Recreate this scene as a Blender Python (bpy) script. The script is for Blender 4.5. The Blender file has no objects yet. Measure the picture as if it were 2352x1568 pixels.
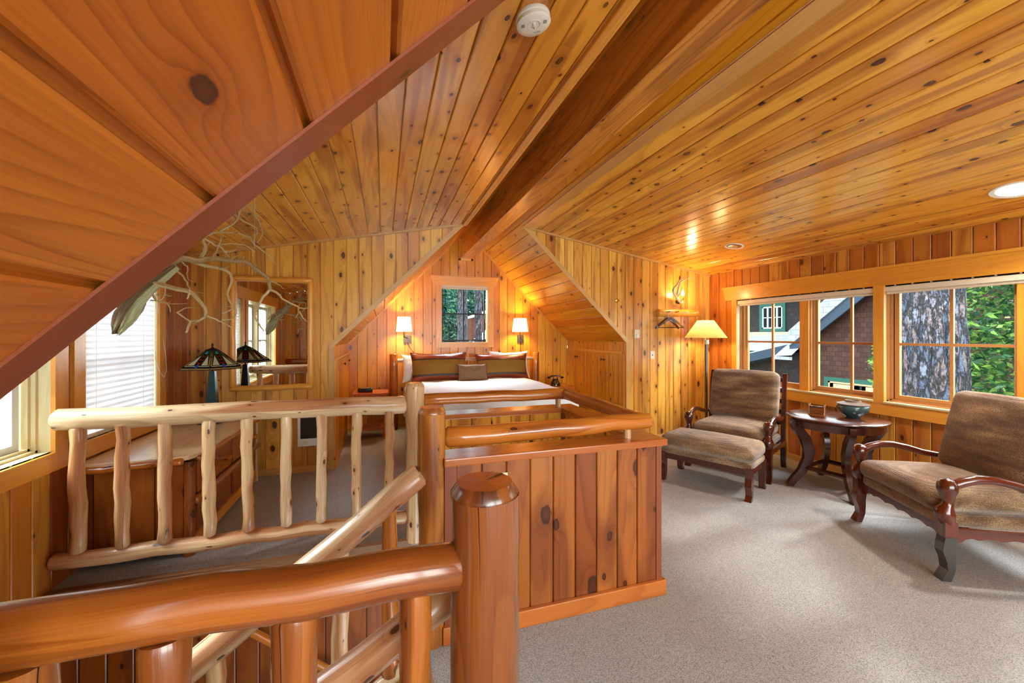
import bpy, bmesh, math, random
from mathutils import Vector, Matrix, noise
random.seed(11)
PI = math.pi
SC = bpy.context.scene
COL = SC.collection

# ------------------------------------------------------------------ camera
cam_d = bpy.data.cameras.new('camera')
cam = bpy.data.objects.new('camera', cam_d)
COL.objects.link(cam)
cam_d.sensor_width = 36.0
cam_d.lens = 926.0 / 2352.0 * 36.0
cam_d.shift_y = -15.0 / 2352.0
cam_d.clip_start = 0.02
cam_d.clip_end = 300
cam.location = (0, 0, 1.5)
cam.rotation_euler = (PI / 2, 0, -math.atan(296.0 / 926.0))
SC.camera = cam

# ------------------------------------------------------------------ world, sun, added fill lamps, exposure
SC.view_settings.view_transform = 'Standard'
SC.view_settings.look = 'None'
SC.view_settings.gamma = 1.0
SC.view_settings.use_curve_mapping = False
SC.view_settings.exposure = 1.24
world = bpy.data.worlds.new('daylight_sky')
SC.world = world
world.use_nodes = True
bg = world.node_tree.nodes['Background']
bg.inputs[0].default_value = (0.80, 0.92, 1.0, 1)
bg.inputs[1].default_value = 2.3

def light(name, kind, loc, energy, color=(1, 1, 1), rot=None, **kw):
    d = bpy.data.lights.new(name, kind)
    d.energy = energy
    d.color = color
    for k, v in kw.items():
        setattr(d, k, v)
    o = bpy.data.objects.new(name, d)
    COL.objects.link(o)
    o.location = loc
    if rot is not None:
        o.rotation_euler = Vector(rot).to_track_quat('-Z', 'Y').to_euler()
    return o

light('sun', 'SUN', (10, 2, 12), 1.5, (1.0, 0.95, 0.86), rot=(-0.80, -0.10, -0.52), angle=math.radians(5))
# added fill lamp behind the camera, outside the invented rear doors
light('rear_window_daylight', 'AREA', (1.6, -3.3, 1.7), 140, (1.0, 0.96, 0.9), rot=(0, 1, 0.05), shape='RECTANGLE', size=4.2, size_y=2.2)
# added fill lamps outside the left, right and nook windows, above the view
light('left_sky_light', 'AREA', (-4.2, 2.9, 3.9), 400, (0.92, 0.97, 1.0), rot=(1, 0.02, -0.75), shape='RECTANGLE', size=3.6, size_y=1.8)
light('right_sky_light', 'AREA', (7.0, 1.6, 4.2), 360, (0.95, 0.98, 1.0), rot=(-1, 0.05, -0.85), shape='RECTANGLE', size=3.6, size_y=1.6)
light('nook_sky_light', 'AREA', (1.33, 8.6, 3.9), 330, (0.80, 0.90, 1.0), rot=(0, -0.80, -0.62), shape='RECTANGLE', size=2.2, size_y=1.2)
try:
    SC.cycles.use_denoising = True
    SC.cycles.max_bounces = 8
    SC.cycles.diffuse_bounces = 4
    SC.cycles.glossy_bounces = 4
    SC.cycles.transparent_max_bounces = 16
    SC.cycles.sample_clamp_indirect = 6.0
except Exception:
    pass

# ------------------------------------------------------------------ materials
def lin(c):
    out = []
    for v in c:
        v /= 255.0
        out.append(v / 12.92 if v <= 0.04045 else ((v + 0.055) / 1.055) ** 2.4)
    return (out[0], out[1], out[2], 1.0)

def new_mat(name):
    m = bpy.data.materials.new(name)
    m.use_nodes = True
    nt = m.node_tree
    return m, nt, nt.nodes['Principled BSDF']

def N(nt, typ, **kw):
    n = nt.nodes.new(typ)
    for k, v in kw.items():
        setattr(n, k, v)
    return n

def L(nt, a, b):
    nt.links.new(a, b)

def math_n(nt, op, a, b=None, c=None, clamp=False):
    n = N(nt, 'ShaderNodeMath', operation=op)
    n.use_clamp = clamp
    for i, v in enumerate((a, b, c)):
        if v is None:
            continue
        if isinstance(v, (int, float)):
            n.inputs[i].default_value = v
        else:
            L(nt, v, n.inputs[i])
    return n.outputs[0]

def mixc(nt, fac, a, b, mode='MIX'):
    n = N(nt, 'ShaderNodeMix', data_type='RGBA', blend_type=mode)
    if isinstance(fac, (int, float)):
        n.inputs[0].default_value = fac
    else:
        L(nt, fac, n.inputs[0])
    for i, v in ((6, a), (7, b)):
        if isinstance(v, tuple):
            n.inputs[i].default_value = v
        else:
            L(nt, v, n.inputs[i])
    return n.outputs[2]

def ramp(nt, fac, stops):
    n = N(nt, 'ShaderNodeValToRGB')
    el = n.color_ramp.elements
    while len(el) < len(stops):
        el.new(0.5)
    for e, (p, c) in zip(el, stops):
        e.position = p
        e.color = c
    L(nt, fac, n.inputs[0])
    return n.outputs[0]

def maprange(nt, v, a, b, c, d):
    n = N(nt, 'ShaderNodeMapRange')
    n.clamp = True
    L(nt, v, n.inputs[0])
    for i, x in enumerate((a, b, c, d)):
        n.inputs[i + 1].default_value = x
    return n.outputs[0]

def plain(name, rgb, rough=0.5, metal=0.0, emit=0.0, coat=0.0, spec=0.5, bump=None, noise_amt=0.0, nscale=40.0):
    m, nt, p = new_mat(name)
    c = lin(rgb)
    p.inputs['Base Color'].default_value = c
    p.inputs['Roughness'].default_value = rough
    p.inputs['Metallic'].default_value = metal
    p.inputs['Coat Weight'].default_value = coat
    p.inputs['Specular IOR Level'].default_value = spec
    tc = N(nt, 'ShaderNodeTexCoord')
    nz = N(nt, 'ShaderNodeTexNoise')
    nz.inputs['Scale'].default_value = nscale
    nz.inputs['Detail'].default_value = 3
    L(nt, tc.outputs['Object'], nz.inputs['Vector'])
    if noise_amt > 0:
        f = maprange(nt, nz.outputs[0], 0.3, 0.7, 0, noise_amt)
        dark = tuple(x * 0.45 for x in c[:3]) + (1,)
        L(nt, mixc(nt, f, c, dark), p.inputs['Base Color'])
    if bump:
        b = N(nt, 'ShaderNodeBump')
        b.inputs['Strength'].default_value = bump
        b.inputs['Distance'].default_value = 0.004
        L(nt, nz.outputs[0], b.inputs['Height'])
        L(nt, b.outputs[0], p.inputs['Normal'])
    if emit > 0:
        p.inputs['Emission Color'].default_value = c
        p.inputs['Emission Strength'].default_value = emit
    return m

def wood(name, cols, tint=(1.0, 1.03, 1.0), knots=0.5, streak=0.5, ring=0.35, rough=0.32, coat=0.25, kscale=(3.0, 5.5), knotcol=(58, 26, 12), streakcol=None, ringfreq=9.0, fine=0.15, cracks=0.0, sscale=(0.7, 9.0), kr=(.085, .028)):
    """pine: colour differs board by board (attribute rnd), heartwood streaks, cathedral rings and knots in UV metres (u along the grain)"""
    m, nt, p = new_mat(name)
    uv = N(nt, 'ShaderNodeUVMap').outputs[0]
    sep = N(nt, 'ShaderNodeSeparateXYZ')
    L(nt, uv, sep.inputs[0])
    at = N(nt, 'ShaderNodeAttribute', attribute_name='rnd')
    r = at.outputs['Fac']
    u, v = sep.outputs[0], sep.outputs[1]
    uo = math_n(nt, 'MULTIPLY_ADD', r, 83.0, u)
    vo = math_n(nt, 'MULTIPLY_ADD', r, 37.0, v)

    def vec(su, sv, w=0.0):
        c = N(nt, 'ShaderNodeCombineXYZ')
        L(nt, math_n(nt, 'MULTIPLY', uo, su), c.inputs[0])
        L(nt, math_n(nt, 'MULTIPLY', vo, sv), c.inputs[1])
        c.inputs[2].default_value = w
        return c.outputs[0]

    def nz(vc, detail=2.0, dist=0.0):
        n = N(nt, 'ShaderNodeTexNoise')
        n.inputs['Scale'].default_value = 1.0
        n.inputs['Detail'].default_value = detail
        n.inputs['Distortion'].default_value = dist
        L(nt, vc, n.inputs['Vector'])
        return n.outputs[0]
    # knots
    vo_ = N(nt, 'ShaderNodeTexVoronoi', voronoi_dimensions='2D', feature='F1')
    vo_.inputs['Scale'].default_value = 1.0
    vo_.inputs['Randomness'].default_value = 0.85
    L(nt, vec(*kscale), vo_.inputs['Vector'])
    d = vo_.outputs['Distance']
    csep = N(nt, 'ShaderNodeSeparateColor')
    L(nt, vo_.outputs['Color'], csep.inputs[0])
    has = math_n(nt, 'LESS_THAN', csep.outputs[0], knots)
    rad = math_n(nt, 'MULTIPLY_ADD', math_n(nt, 'POWER', csep.outputs[1], 2.0), kr[0], kr[1])
    q = math_n(nt, 'DIVIDE', d, rad)
    q = math_n(nt, 'ADD', q, math_n(nt, 'MULTIPLY', math_n(nt, 'SUBTRACT', nz(vec(30, 60), 2), 0.5), 0.8))
    knot = math_n(nt, 'MULTIPLY', maprange(nt, q, 0.88, 1.08, 1, 0), has)
    halo = math_n(nt, 'MULTIPLY', maprange(nt, q, 0.8, 4.5, 1, 0), has)
    halo2 = math_n(nt, 'POWER', halo, 2.0)
    # rings
    f1 = nz(vec(0.55, 4.5, 3.1), 1.0)
    fld = math_n(nt, 'MULTIPLY_ADD', f1, ringfreq, math_n(nt, 'MULTIPLY', vo, 6.0))
    fld = math_n(nt, 'MULTIPLY_ADD', halo2, 1.6, fld)
    fr = math_n(nt, 'FRACT', fld)
    tri = math_n(nt, 'MULTIPLY', math_n(nt, 'POWER', fr, 3.5), maprange(nt, fr, 0.93, 1.0, 1, 0))
    ringf = maprange(nt, nz(vec(0.8, 3.0, 9.0), 1.0), 0.35, 0.65, 0.25, 1.0)
    ringv = math_n(nt, 'MULTIPLY', math_n(nt, 'MULTIPLY', tri, ringf), ring)
    # streaks
    st = maprange(nt, nz(vec(sscale[0], sscale[1], 5.0), 2.0, 0.3), 0.50, 0.60, 0, 1)
    st = math_n(nt, 'MULTIPLY', st, streak)
    fi = nz(vec(5.0, 260.0, 1.0), 1.0)
    wn = N(nt, 'ShaderNodeTexWhiteNoise', noise_dimensions='1D')
    L(nt, math_n(nt, 'MULTIPLY', r, 917.0), wn.inputs['W'])
    base = ramp(nt, wn.outputs[0], [(i / (len(cols) - 1), lin((min(250, c[0] * tint[0]), min(240, c[1] * tint[1]), min(230, c[2] * tint[2])))) for i, c in enumerate(cols)])
    sc = lin(streakcol) if streakcol else tuple(a * b for a, b in zip(lin(cols[-1])[:3], (0.62, 0.45, 0.35))) + (1,)
    c1 = mixc(nt, st, base, sc)
    c2 = mixc(nt, ringv, c1, mixc(nt, 1.0, c1, (0.45, 0.27, 0.16, 1), 'MULTIPLY'))
    c3 = mixc(nt, math_n(nt, 'MULTIPLY', maprange(nt, fi, 0.35, 0.7, 0, 1), fine), c2, mixc(nt, 1.0, c2, (0.6, 0.42, 0.3, 1), 'MULTIPLY'))
    c4 = mixc(nt, math_n(nt, 'MULTIPLY', halo2, 0.55), c3, mixc(nt, 1.0, c3, (0.55, 0.33, 0.2, 1), 'MULTIPLY'))
    kc = mixc(nt, maprange(nt, q, 0.35, 0.8, 0, 1), lin((80, 38, 18)), lin(knotcol))
    c5 = mixc(nt, math_n(nt, 'MULTIPLY', knot, 0.95), c4, kc)
    if cracks > 0:
        cc_ = N(nt, 'ShaderNodeCombineXYZ')
        L(nt, math_n(nt, 'MULTIPLY', uo, 1.6), cc_.inputs[0])
        v0 = math_n(nt, 'MULTIPLY_ADD', nz(cc_.outputs[0], 3.0), 0.05, math_n(nt, 'MULTIPLY_ADD', r, 0.22, 0.02))
        wd_ = math_n(nt, 'MULTIPLY', maprange(nt, nz(vec(1.3, 0.0, 33.0), 2.0), 0.44, 0.62, 0, 1), 0.0022 * cracks)
        cr = math_n(nt, 'LESS_THAN', math_n(nt, 'ABSOLUTE', math_n(nt, 'SUBTRACT', v, v0)), wd_)
        pr = 1.0
        c5 = mixc(nt, cr, c5, lin((40, 18, 8)))
    L(nt, c5, p.inputs['Base Color'])
    p.inputs['Roughness'].default_value = rough
    p.inputs['Coat Weight'].default_value = coat
    p.inputs['Coat Roughness'].default_value = 0.18
    b = N(nt, 'ShaderNodeBump')
    b.inputs['Strength'].default_value = 0.25
    b.inputs['Distance'].default_value = 0.0015
    L(nt, math_n(nt, 'ADD', fi, math_n(nt, 'MULTIPLY', nz(vec(3, 12, 7), 2), 2.0)), b.inputs['Height'])
    L(nt, b.outputs[0], p.inputs['Normal'])
    return m

M = {}
M['wall'] = wood('honey_pine_wall', [(214, 158, 92), (226, 174, 108), (200, 138, 72), (230, 184, 122), (190, 122, 60)], tint=(1.08, 1.09, .78), knots=0.7, streak=0.55, ring=0.6, kr=(.10, .03))
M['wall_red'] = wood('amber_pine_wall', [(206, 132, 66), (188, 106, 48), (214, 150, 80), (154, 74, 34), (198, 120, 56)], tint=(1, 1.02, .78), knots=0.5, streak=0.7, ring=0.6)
M['nook'] = wood('nook_pine', [(230, 152, 54), (218, 134, 42), (236, 164, 66), (204, 112, 34), (228, 148, 52)], tint=(1, 1.06, .6), knots=0.62, streak=0.4, ring=0.5, coat=.15)  # same pine, with the orange of the lamp light put into its colour
M['ceil'] = wood('ceiling_pine', [(214, 150, 74), (226, 166, 86), (204, 136, 62), (230, 172, 94), (190, 118, 54)], tint=(1.1, 1.12, .80), knots=0.78, streak=0.6, ring=0.5, rough=0.24, coat=0.5, kscale=(3.8, 6.0), kr=(.09, .03))
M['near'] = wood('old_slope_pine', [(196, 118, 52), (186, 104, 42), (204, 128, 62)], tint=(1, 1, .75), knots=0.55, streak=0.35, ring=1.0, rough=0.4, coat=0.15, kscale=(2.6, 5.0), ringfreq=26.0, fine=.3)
M['half'] = wood('red_pine_panel', [(164, 90, 40), (150, 76, 34), (176, 106, 52), (132, 62, 28), (170, 98, 46)], tint=(1, 1.0, .8), knots=0.62, streak=0.75, ring=0.7, streakcol=(120, 60, 28), kscale=(3.0, 5.0), sscale=(1.1, 6.0), kr=(.12, .04))
M['trim'] = wood('smooth_fir_trim', [(234, 166, 84), (226, 154, 72), (240, 174, 94)], tint=(1, 1.0, .74), knots=0.02, streak=0.12, ring=0.30, rough=0.34, fine=0.2)
M['trim_pale'] = wood('pale_fir_trim', [(216, 164, 98), (206, 150, 84), (222, 172, 108)], knots=0.03, streak=0.15, ring=0.3, fine=0.2)
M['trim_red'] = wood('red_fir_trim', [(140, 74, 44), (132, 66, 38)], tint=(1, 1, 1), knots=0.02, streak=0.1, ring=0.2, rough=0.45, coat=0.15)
M['cap'] = wood('cap_board_pine', [(196, 116, 50), (186, 104, 42)], tint=(1, 1, 1), knots=0.12, streak=0.3, ring=0.7, rough=0.22, coat=0.6)
M['beam'] = wood('ridge_beam_fir', [(216, 144, 66), (204, 126, 52), (222, 156, 74)], tint=(1, 1, .9), knots=0.35, streak=0.6, ring=1.0, rough=0.3, coat=.4, ringfreq=14, streakcol=(140, 74, 32), fine=.3)
M['log_pale'] = wood('peeled_pale_log', [(226, 196, 150), (218, 180, 130), (232, 208, 170), (204, 156, 104)], tint=(1, 1, 1), knots=0.34, streak=0.8, ring=0.6, rough=0.33, coat=0.4, kscale=(7, 16), streakcol=(176, 108, 60), fine=0.5, cracks=1.0, kr=(.12, .04))
M['log_amber'] = wood('amber_log', [(202, 124, 48), (190, 108, 38), (208, 134, 58)], tint=(1, 1, 1), knots=0.3, streak=0.7, ring=0.8, rough=0.24, coat=0.7, kscale=(4.5, 10), streakcol=(140, 68, 26), cracks=1.2, fine=.3)
M['log_red'] = wood('red_amber_log', [(186, 112, 44), (170, 96, 34), (192, 120, 52)], tint=(1, 1, 1), knots=0.25, streak=0.7, ring=0.7, rough=0.26, coat=0.7, kscale=(3.5, 8), streakcol=(116, 56, 22), fine=.3, cracks=1.4)
M['log_newel'] = wood('newel_log', [(150, 88, 38), (136, 74, 30)], tint=(1, 1, 1), knots=0.3, streak=0.95, ring=1.0, rough=0.24, coat=0.8, kscale=(3.5, 6), streakcol=(92, 44, 20), ringfreq=12, fine=.4, cracks=1.2)
M['log_end'] = wood('sawn_log_end', [(188, 96, 44), (198, 108, 52)], knots=0.0, streak=0.2, ring=0.9, rough=0.25, coat=0.8, ringfreq=22)
M['cherry'] = wood('night_stand_cherry', [(220, 118, 38), (210, 104, 32)], tint=(1, 1, 1), knots=0.1, streak=0.4, ring=0.5, rough=0.25, coat=0.5)
M['mahog'] = wood('dark_mahogany', [(76, 28, 14), (64, 20, 10), (84, 34, 18)], tint=(1, 1, 1), knots=0.0, streak=0.5, ring=0.25, rough=0.22, coat=0.7, streakcol=(38, 12, 8))
M['log_post'] = wood('grainy_post_log', [(204, 142, 70), (184, 116, 50)], tint=(1, 1, .9), knots=0.3, streak=0.9, ring=1.0, rough=0.26, coat=0.6, kscale=(4, 8), streakcol=(130, 68, 28), ringfreq=12, fine=.5, cracks=1.4)
M['nosing'] = wood('worn_nosing', [(138, 100, 68), (126, 88, 56)], tint=(1, 1, 1), knots=0.1, streak=0.4, ring=0.5, rough=0.5, coat=0.0)
M['mahog_warm'] = wood('warm_mahogany', [(104, 38, 12), (88, 28, 8)], tint=(1, 1, 1), knots=0.0, streak=0.6, ring=0.2, rough=0.2, coat=0.7, streakcol=(50, 14, 6))
M['dresser_top'] = wood('blond_dresser_top', [(222, 186, 148), (216, 178, 138)], knots=0.05, streak=0.4, ring=0.3, rough=0.25, coat=0.6, streakcol=(196, 148, 104))
M['drift'] = wood('driftwood', [(206, 180, 136), (190, 160, 116), (214, 192, 150)], knots=0.0, streak=0.6, ring=0.5, rough=0.7, coat=0.0, streakcol=(140, 104, 68), ringfreq=14)
M['drift_root'] = wood('weathered_root', [(196, 202, 170), (186, 190, 156)], knots=0.0, streak=0.9, ring=0.9, rough=0.85, coat=0.0, streakcol=(104, 74, 50), ringfreq=30)
M['sash'] = wood('window_sash_fir', [(196, 138, 84), (186, 126, 74)], knots=0.0, streak=0.1, ring=0.2, rough=0.4, fine=0.2)
M['sash_pale'] = wood('window_jamb_pale', [(228, 208, 168), (222, 200, 158)], knots=0.0, streak=0.1, ring=0.15, rough=0.4, fine=0.2)
M['black'] = plain('black_enamel', (18, 18, 20), 0.25, coat=0.5)
M['bakelite'] = plain('black_bakelite', (10, 10, 11), 0.12, coat=1.0)
M['iron'] = plain('dark_iron', (34, 32, 32), 0.45, metal=0.6)
M['bronze'] = plain('bronze_plate', (92, 78, 68), 0.35, metal=0.8)
M['steel'] = plain('brushed_steel', (190, 190, 186), 0.3, metal=1.0)
M['brass'] = plain('brass', (214, 170, 90), 0.2, metal=1.0)
M['white'] = plain('white_plastic', (232, 232, 224), 0.35)
M['ivory'] = plain('ivory_plastic', (226, 214, 184), 0.35)
M['duvet'] = plain('white_cotton', (243, 249, 255), 0.85, spec=0.2, bump=0.3, nscale=9)
M['sheet'] = plain('dark_bed_skirt', (44, 46, 54), 0.9, spec=0.1)
M['blind'] = None
M['olive'] = plain('olive_tweed', (150, 112, 52), 0.9, spec=0.1, bump=0.8, noise_amt=0.35, nscale=160)
M['taupe'] = plain('taupe_tweed', (134, 104, 78), 0.9, spec=0.1, bump=0.6, noise_amt=0.3, nscale=120)
M['leather'] = plain('rust_leather', (142, 62, 30), 0.45, bump=0.4, noise_amt=0.5, nscale=14)
M['leather_dark'] = plain('dark_brown_band', (56, 34, 30), 0.5)
M['glasspane'] = None
M['green_paint'] = plain('green_painted_trim', (32, 92, 80), 0.5)
M['white_paint'] = plain('white_painted_sash', (214, 222, 224), 0.5)
M['cream_paint'] = plain('cream_painted_sash', (232, 190, 144), 0.5)
M['curtain'] = plain('pale_curtain', (168, 166, 140), 0.9)
M['darkglass'] = plain('dark_window_glass', (28, 34, 40), 0.08, coat=0.5)
M['fascia'] = plain('blue_grey_fascia', (44, 62, 82), 0.6)
M['ground'] = plain('forest_floor', (150, 138, 112), 1.0, noise_amt=0.6, nscale=3)
M['antler'] = plain('antler_horn', (206, 184, 156), 0.4, noise_amt=0.35, nscale=30)

def glass_mat():
    m = bpy.data.materials.new('window_glass')
    m.use_nodes = True
    nt = m.node_tree
    nt.nodes.remove(nt.nodes['Principled BSDF'])
    out = nt.nodes['Material Output']
    t = N(nt, 'ShaderNodeBsdfTransparent')
    t.inputs[0].default_value = (0.97, 1.0, 0.985, 1)
    g = N(nt, 'ShaderNodeBsdfGlossy')
    g.inputs['Roughness'].default_value = 0.02
    fr = N(nt, 'ShaderNodeFresnel')
    fr.inputs['IOR'].default_value = 1.12
    mx = N(nt, 'ShaderNodeMixShader')
    L(nt, fr.outputs[0], mx.inputs[0])
    L(nt, t.outputs[0], mx.inputs[1])
    L(nt, g.outputs[0], mx.inputs[2])
    L(nt, mx.outputs[0], out.inputs[0])
    return m
M['glasspane'] = glass_mat()

def translucent(name, rgb, fac=0.5, trgb=None, rough=0.9, emit=0.0):
    m = bpy.data.materials.new(name)
    m.use_nodes = True
    nt = m.node_tree
    nt.nodes.remove(nt.nodes['Principled BSDF'])
    out = nt.nodes['Material Output']
    a = N(nt, 'ShaderNodeBsdfDiffuse')
    a.inputs[0].default_value = lin(rgb)
    b = N(nt, 'ShaderNodeBsdfTranslucent')
    b.inputs[0].default_value = lin(trgb or rgb)
    mx = N(nt, 'ShaderNodeMixShader')
    mx.inputs[0].default_value = fac
    L(nt, a.outputs[0], mx.inputs[1])
    L(nt, b.outputs[0], mx.inputs[2])
    L(nt, mx.outputs[0], out.inputs[0])
    return m
M['blind'] = translucent('white_blind_slats', (236, 237, 242), 0.17)
M['roller'] = plain('cream_roller_shade', (226, 216, 196), 0.7)
M['shade'] = translucent('parchment_shade', (226, 196, 130), 0.32)
M['shade_white'] = translucent('white_linen_shade', (252, 240, 214), 0.6)

def carpet_mat():
    m, nt, p = new_mat('beige_cut_pile_carpet')
    tc = N(nt, 'ShaderNodeTexCoord')
    a = N(nt, 'ShaderNodeTexNoise')
    a.inputs['Scale'].default_value = 210
    a.inputs['Detail'].default_value = 4
    a.inputs['Roughness'].default_value = 0.75
    b = N(nt, 'ShaderNodeTexNoise')
    b.inputs['Scale'].default_value = 2.2
    b.inputs['Detail'].default_value = 4
    L(nt, tc.outputs['Object'], a.inputs['Vector'])
    L(nt, tc.outputs['Object'], b.inputs['Vector'])
    c = ramp(nt, a.outputs[0], [(0.33, lin((96, 94, 94))), (0.48, lin((172, 172, 172))), (0.66, lin((210, 211, 213)))])
    c = mixc(nt, maprange(nt, b.outputs[0], 0.4, 0.65, 0, 0.16), c, lin((146, 140, 132)))
    L(nt, c, p.inputs['Base Color'])
    p.inputs['Roughness'].default_value = 1.0
    p.inputs['Specular IOR Level'].default_value = 0.1
    bp = N(nt, 'ShaderNodeBump')
    bp.inputs['Strength'].default_value = 0.9
    bp.inputs['Distance'].default_value = 0.006
    L(nt, a.outputs[0], bp.inputs['Height'])
    L(nt, bp.outputs[0], p.inputs['Normal'])
    return m
M['carpet'] = carpet_mat()

def chenille_mat():
    m, nt, p = new_mat('brown_ribbed_chenille')
    tc = N(nt, 'ShaderNodeTexCoord')
    w = N(nt, 'ShaderNodeTexWave', wave_type='BANDS', bands_direction='Z')
    w.inputs['Scale'].default_value = 55
    w.inputs['Distortion'].default_value = 2.5
    w.inputs['Detail'].default_value = 2
    L(nt, tc.outputs['Object'], w.inputs['Vector'])
    a = N(nt, 'ShaderNodeTexNoise')
    a.inputs['Scale'].default_value = 1.0
    a.inputs['Detail'].default_value = 3
    a.inputs['Distortion'].default_value = 0.3
    mp = N(nt, 'ShaderNodeMapping')
    mp.inputs['Scale'].default_value = (3.0, 5.0, 13.0)
    L(nt, tc.outputs['Object'], mp.inputs[0])
    L(nt, mp.outputs[0], a.inputs['Vector'])
    f = N(nt, 'ShaderNodeTexNoise')
    f.inputs['Scale'].default_value = 150
    f.inputs['Detail'].default_value = 3
    L(nt, tc.outputs['Object'], f.inputs['Vector'])
    c = ramp(nt, a.outputs[0], [(0.33, lin((112, 84, 60))), (0.5, lin((156, 122, 88))), (0.68, lin((200, 168, 128)))])
    c = mixc(nt, maprange(nt, f.outputs[0], 0.42, 0.6, 0, 0.6), c, lin((66, 44, 30)))
    c = mixc(nt, maprange(nt, w.outputs[0], 0.2, 0.8, 0, 0.35), c, lin((60, 40, 28)))
    L(nt, c, p.inputs['Base Color'])
    p.inputs['Roughness'].default_value = 0.85
    p.inputs['Sheen Weight'].default_value = 0.5
    p.inputs['Sheen Roughness'].default_value = 0.4
    p.inputs['Specular IOR Level'].default_value = 0.2
    bp = N(nt, 'ShaderNodeBump')
    bp.inputs['Strength'].default_value = 0.7
    bp.inputs['Distance'].default_value = 0.004
    L(nt, math_n(nt, 'ADD', f.outputs[0], w.outputs[0]), bp.inputs['Height'])
    L(nt, bp.outputs[0], p.inputs['Normal'])
    return m
M['chenille'] = chenille_mat()

def shingle_mat(name, dark, light_, su=6.0, sv=7.0):
    m, nt, p = new_mat(name)
    uv = N(nt, 'ShaderNodeUVMap').outputs[0]
    br = N(nt, 'ShaderNodeTexBrick')
    br.offset = 0.5
    br.inputs['Scale'].default_value = 1.0
    br.inputs['Brick Width'].default_value = 1.0 / su
    br.inputs['Row Height'].default_value = 1.0 / sv
    br.inputs['Mortar Size'].default_value = 0.006
    br.inputs['Color1'].default_value = lin(dark)
    br.inputs['Color2'].default_value = lin(light_)
    br.inputs['Mortar'].default_value = tuple(x * 0.35 for x in lin(dark)[:3]) + (1,)
    L(nt, uv, br.inputs['Vector'])
    nzn = N(nt, 'ShaderNodeTexNoise')
    nzn.inputs['Scale'].default_value = 14
    L(nt, uv, nzn.inputs['Vector'])
    c = mixc(nt, maprange(nt, nzn.outputs[0], 0.4, 0.7, 0, 0.4), br.outputs[0], lin(dark))
    L(nt, c, p.inputs['Base Color'])
    p.inputs['Roughness'].default_value = 0.9
    return m
M['shingle'] = shingle_mat('brown_wall_shingles', (66, 40, 34), (88, 56, 46))
M['shingle_dark'] = shingle_mat('weathered_upper_shingles', (40, 36, 38), (56, 48, 46), 9, 6)
M['roofing'] = shingle_mat('pale_grey_roof_shingles', (150, 158, 170), (176, 182, 190), 3, 6)
M['barn'] = plain('rust_brown_boards', (104, 54, 38), 0.9, noise_amt=0.5, nscale=6)

def bark_mat():
    m, nt, p = new_mat('ponderosa_bark')
    tc = N(nt, 'ShaderNodeTexCoord')
    mp = N(nt, 'ShaderNodeMapping')
    mp.inputs['Scale'].default_value = (13, 13, 3.4)
    L(nt, tc.outputs['Object'], mp.inputs[0])
    dn = N(nt, 'ShaderNodeTexNoise')
    dn.inputs['Scale'].default_value = 3.0
    dn.inputs['Detail'].default_value = 5
    L(nt, mp.outputs[0], dn.inputs['Vector'])
    vm = N(nt, 'ShaderNodeVectorMath', operation='MULTIPLY_ADD')
    L(nt, dn.outputs['Color'], vm.inputs[0])
    vm.inputs[1].default_value = (1.6, 1.6, 1.2)
    L(nt, mp.outputs[0], vm.inputs[2])
    vo = N(nt, 'ShaderNodeTexVoronoi', feature='DISTANCE_TO_EDGE')
    vo.inputs['Scale'].default_value = 1.0
    L(nt, vm.outputs[0], vo.inputs['Vector'])
    vc = N(nt, 'ShaderNodeTexVoronoi', feature='F1')
    vc.inputs['Scale'].default_value = 1.0
    L(nt, vm.outputs[0], vc.inputs['Vector'])
    s = N(nt, 'ShaderNodeSeparateColor')
    L(nt, vc.outputs['Color'], s.inputs[0])
    hi = N(nt, 'ShaderNodeTexNoise')
    hi.inputs['Scale'].default_value = 22
    hi.inputs['Detail'].default_value = 6
    L(nt, tc.outputs['Object'], hi.inputs['Vector'])
    plate = ramp(nt, math_n(nt, 'ADD', math_n(nt, 'MULTIPLY', s.outputs[0], 0.5), math_n(nt, 'MULTIPLY', hi.outputs[0], 0.6)),
                 [(0.2, lin((52, 62, 80))), (0.45, lin((78, 88, 108))), (0.62, lin((104, 88, 84))), (0.85, lin((112, 122, 142)))])
    c = mixc(nt, maprange(nt, vo.outputs['Distance'], 0.02, 0.14, 1, 0), plate, lin((24, 26, 32)))
    c = mixc(nt, maprange(nt, hi.outputs[0], 0.5, 0.35, 0, 0.7), c, lin((50, 50, 58)))
    L(nt, c, p.inputs['Base Color'])
    p.inputs['Roughness'].default_value = 0.95
    bp = N(nt, 'ShaderNodeBump')
    bp.inputs['Strength'].default_value = 1.0
    bp.inputs['Distance'].default_value = 0.05
    L(nt, math_n(nt, 'ADD', maprange(nt, vo.outputs['Distance'], 0, 0.2, 0, 1), math_n(nt, 'MULTIPLY', hi.outputs[0], 0.5)), bp.inputs['Height'])
    L(nt, bp.outputs[0], p.inputs['Normal'])
    return m
M['bark'] = bark_mat()
def leaf_mat(name, c0, c1, c2):
    m = bpy.data.materials.new(name)
    m.use_nodes = True
    nt = m.node_tree
    p = nt.nodes['Principled BSDF']
    at = N(nt, 'ShaderNodeAttribute', attribute_name='rnd')
    c = ramp(nt, at.outputs['Fac'], [(0.0, lin(c0)), (0.6, lin(c1)), (1.0, lin(c2))])
    L(nt, c, p.inputs['Base Color'])
    p.inputs['Roughness'].default_value = 0.35
    tr = N(nt, 'ShaderNodeBsdfTranslucent')
    L(nt, c, tr.inputs[0])
    mx = N(nt, 'ShaderNodeMixShader')
    mx.inputs[0].default_value = 0.35
    L(nt, p.outputs[0], mx.inputs[1])
    L(nt, tr.outputs[0], mx.inputs[2])
    L(nt, mx.outputs[0], nt.nodes['Material Output'].inputs[0])
    return m
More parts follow.
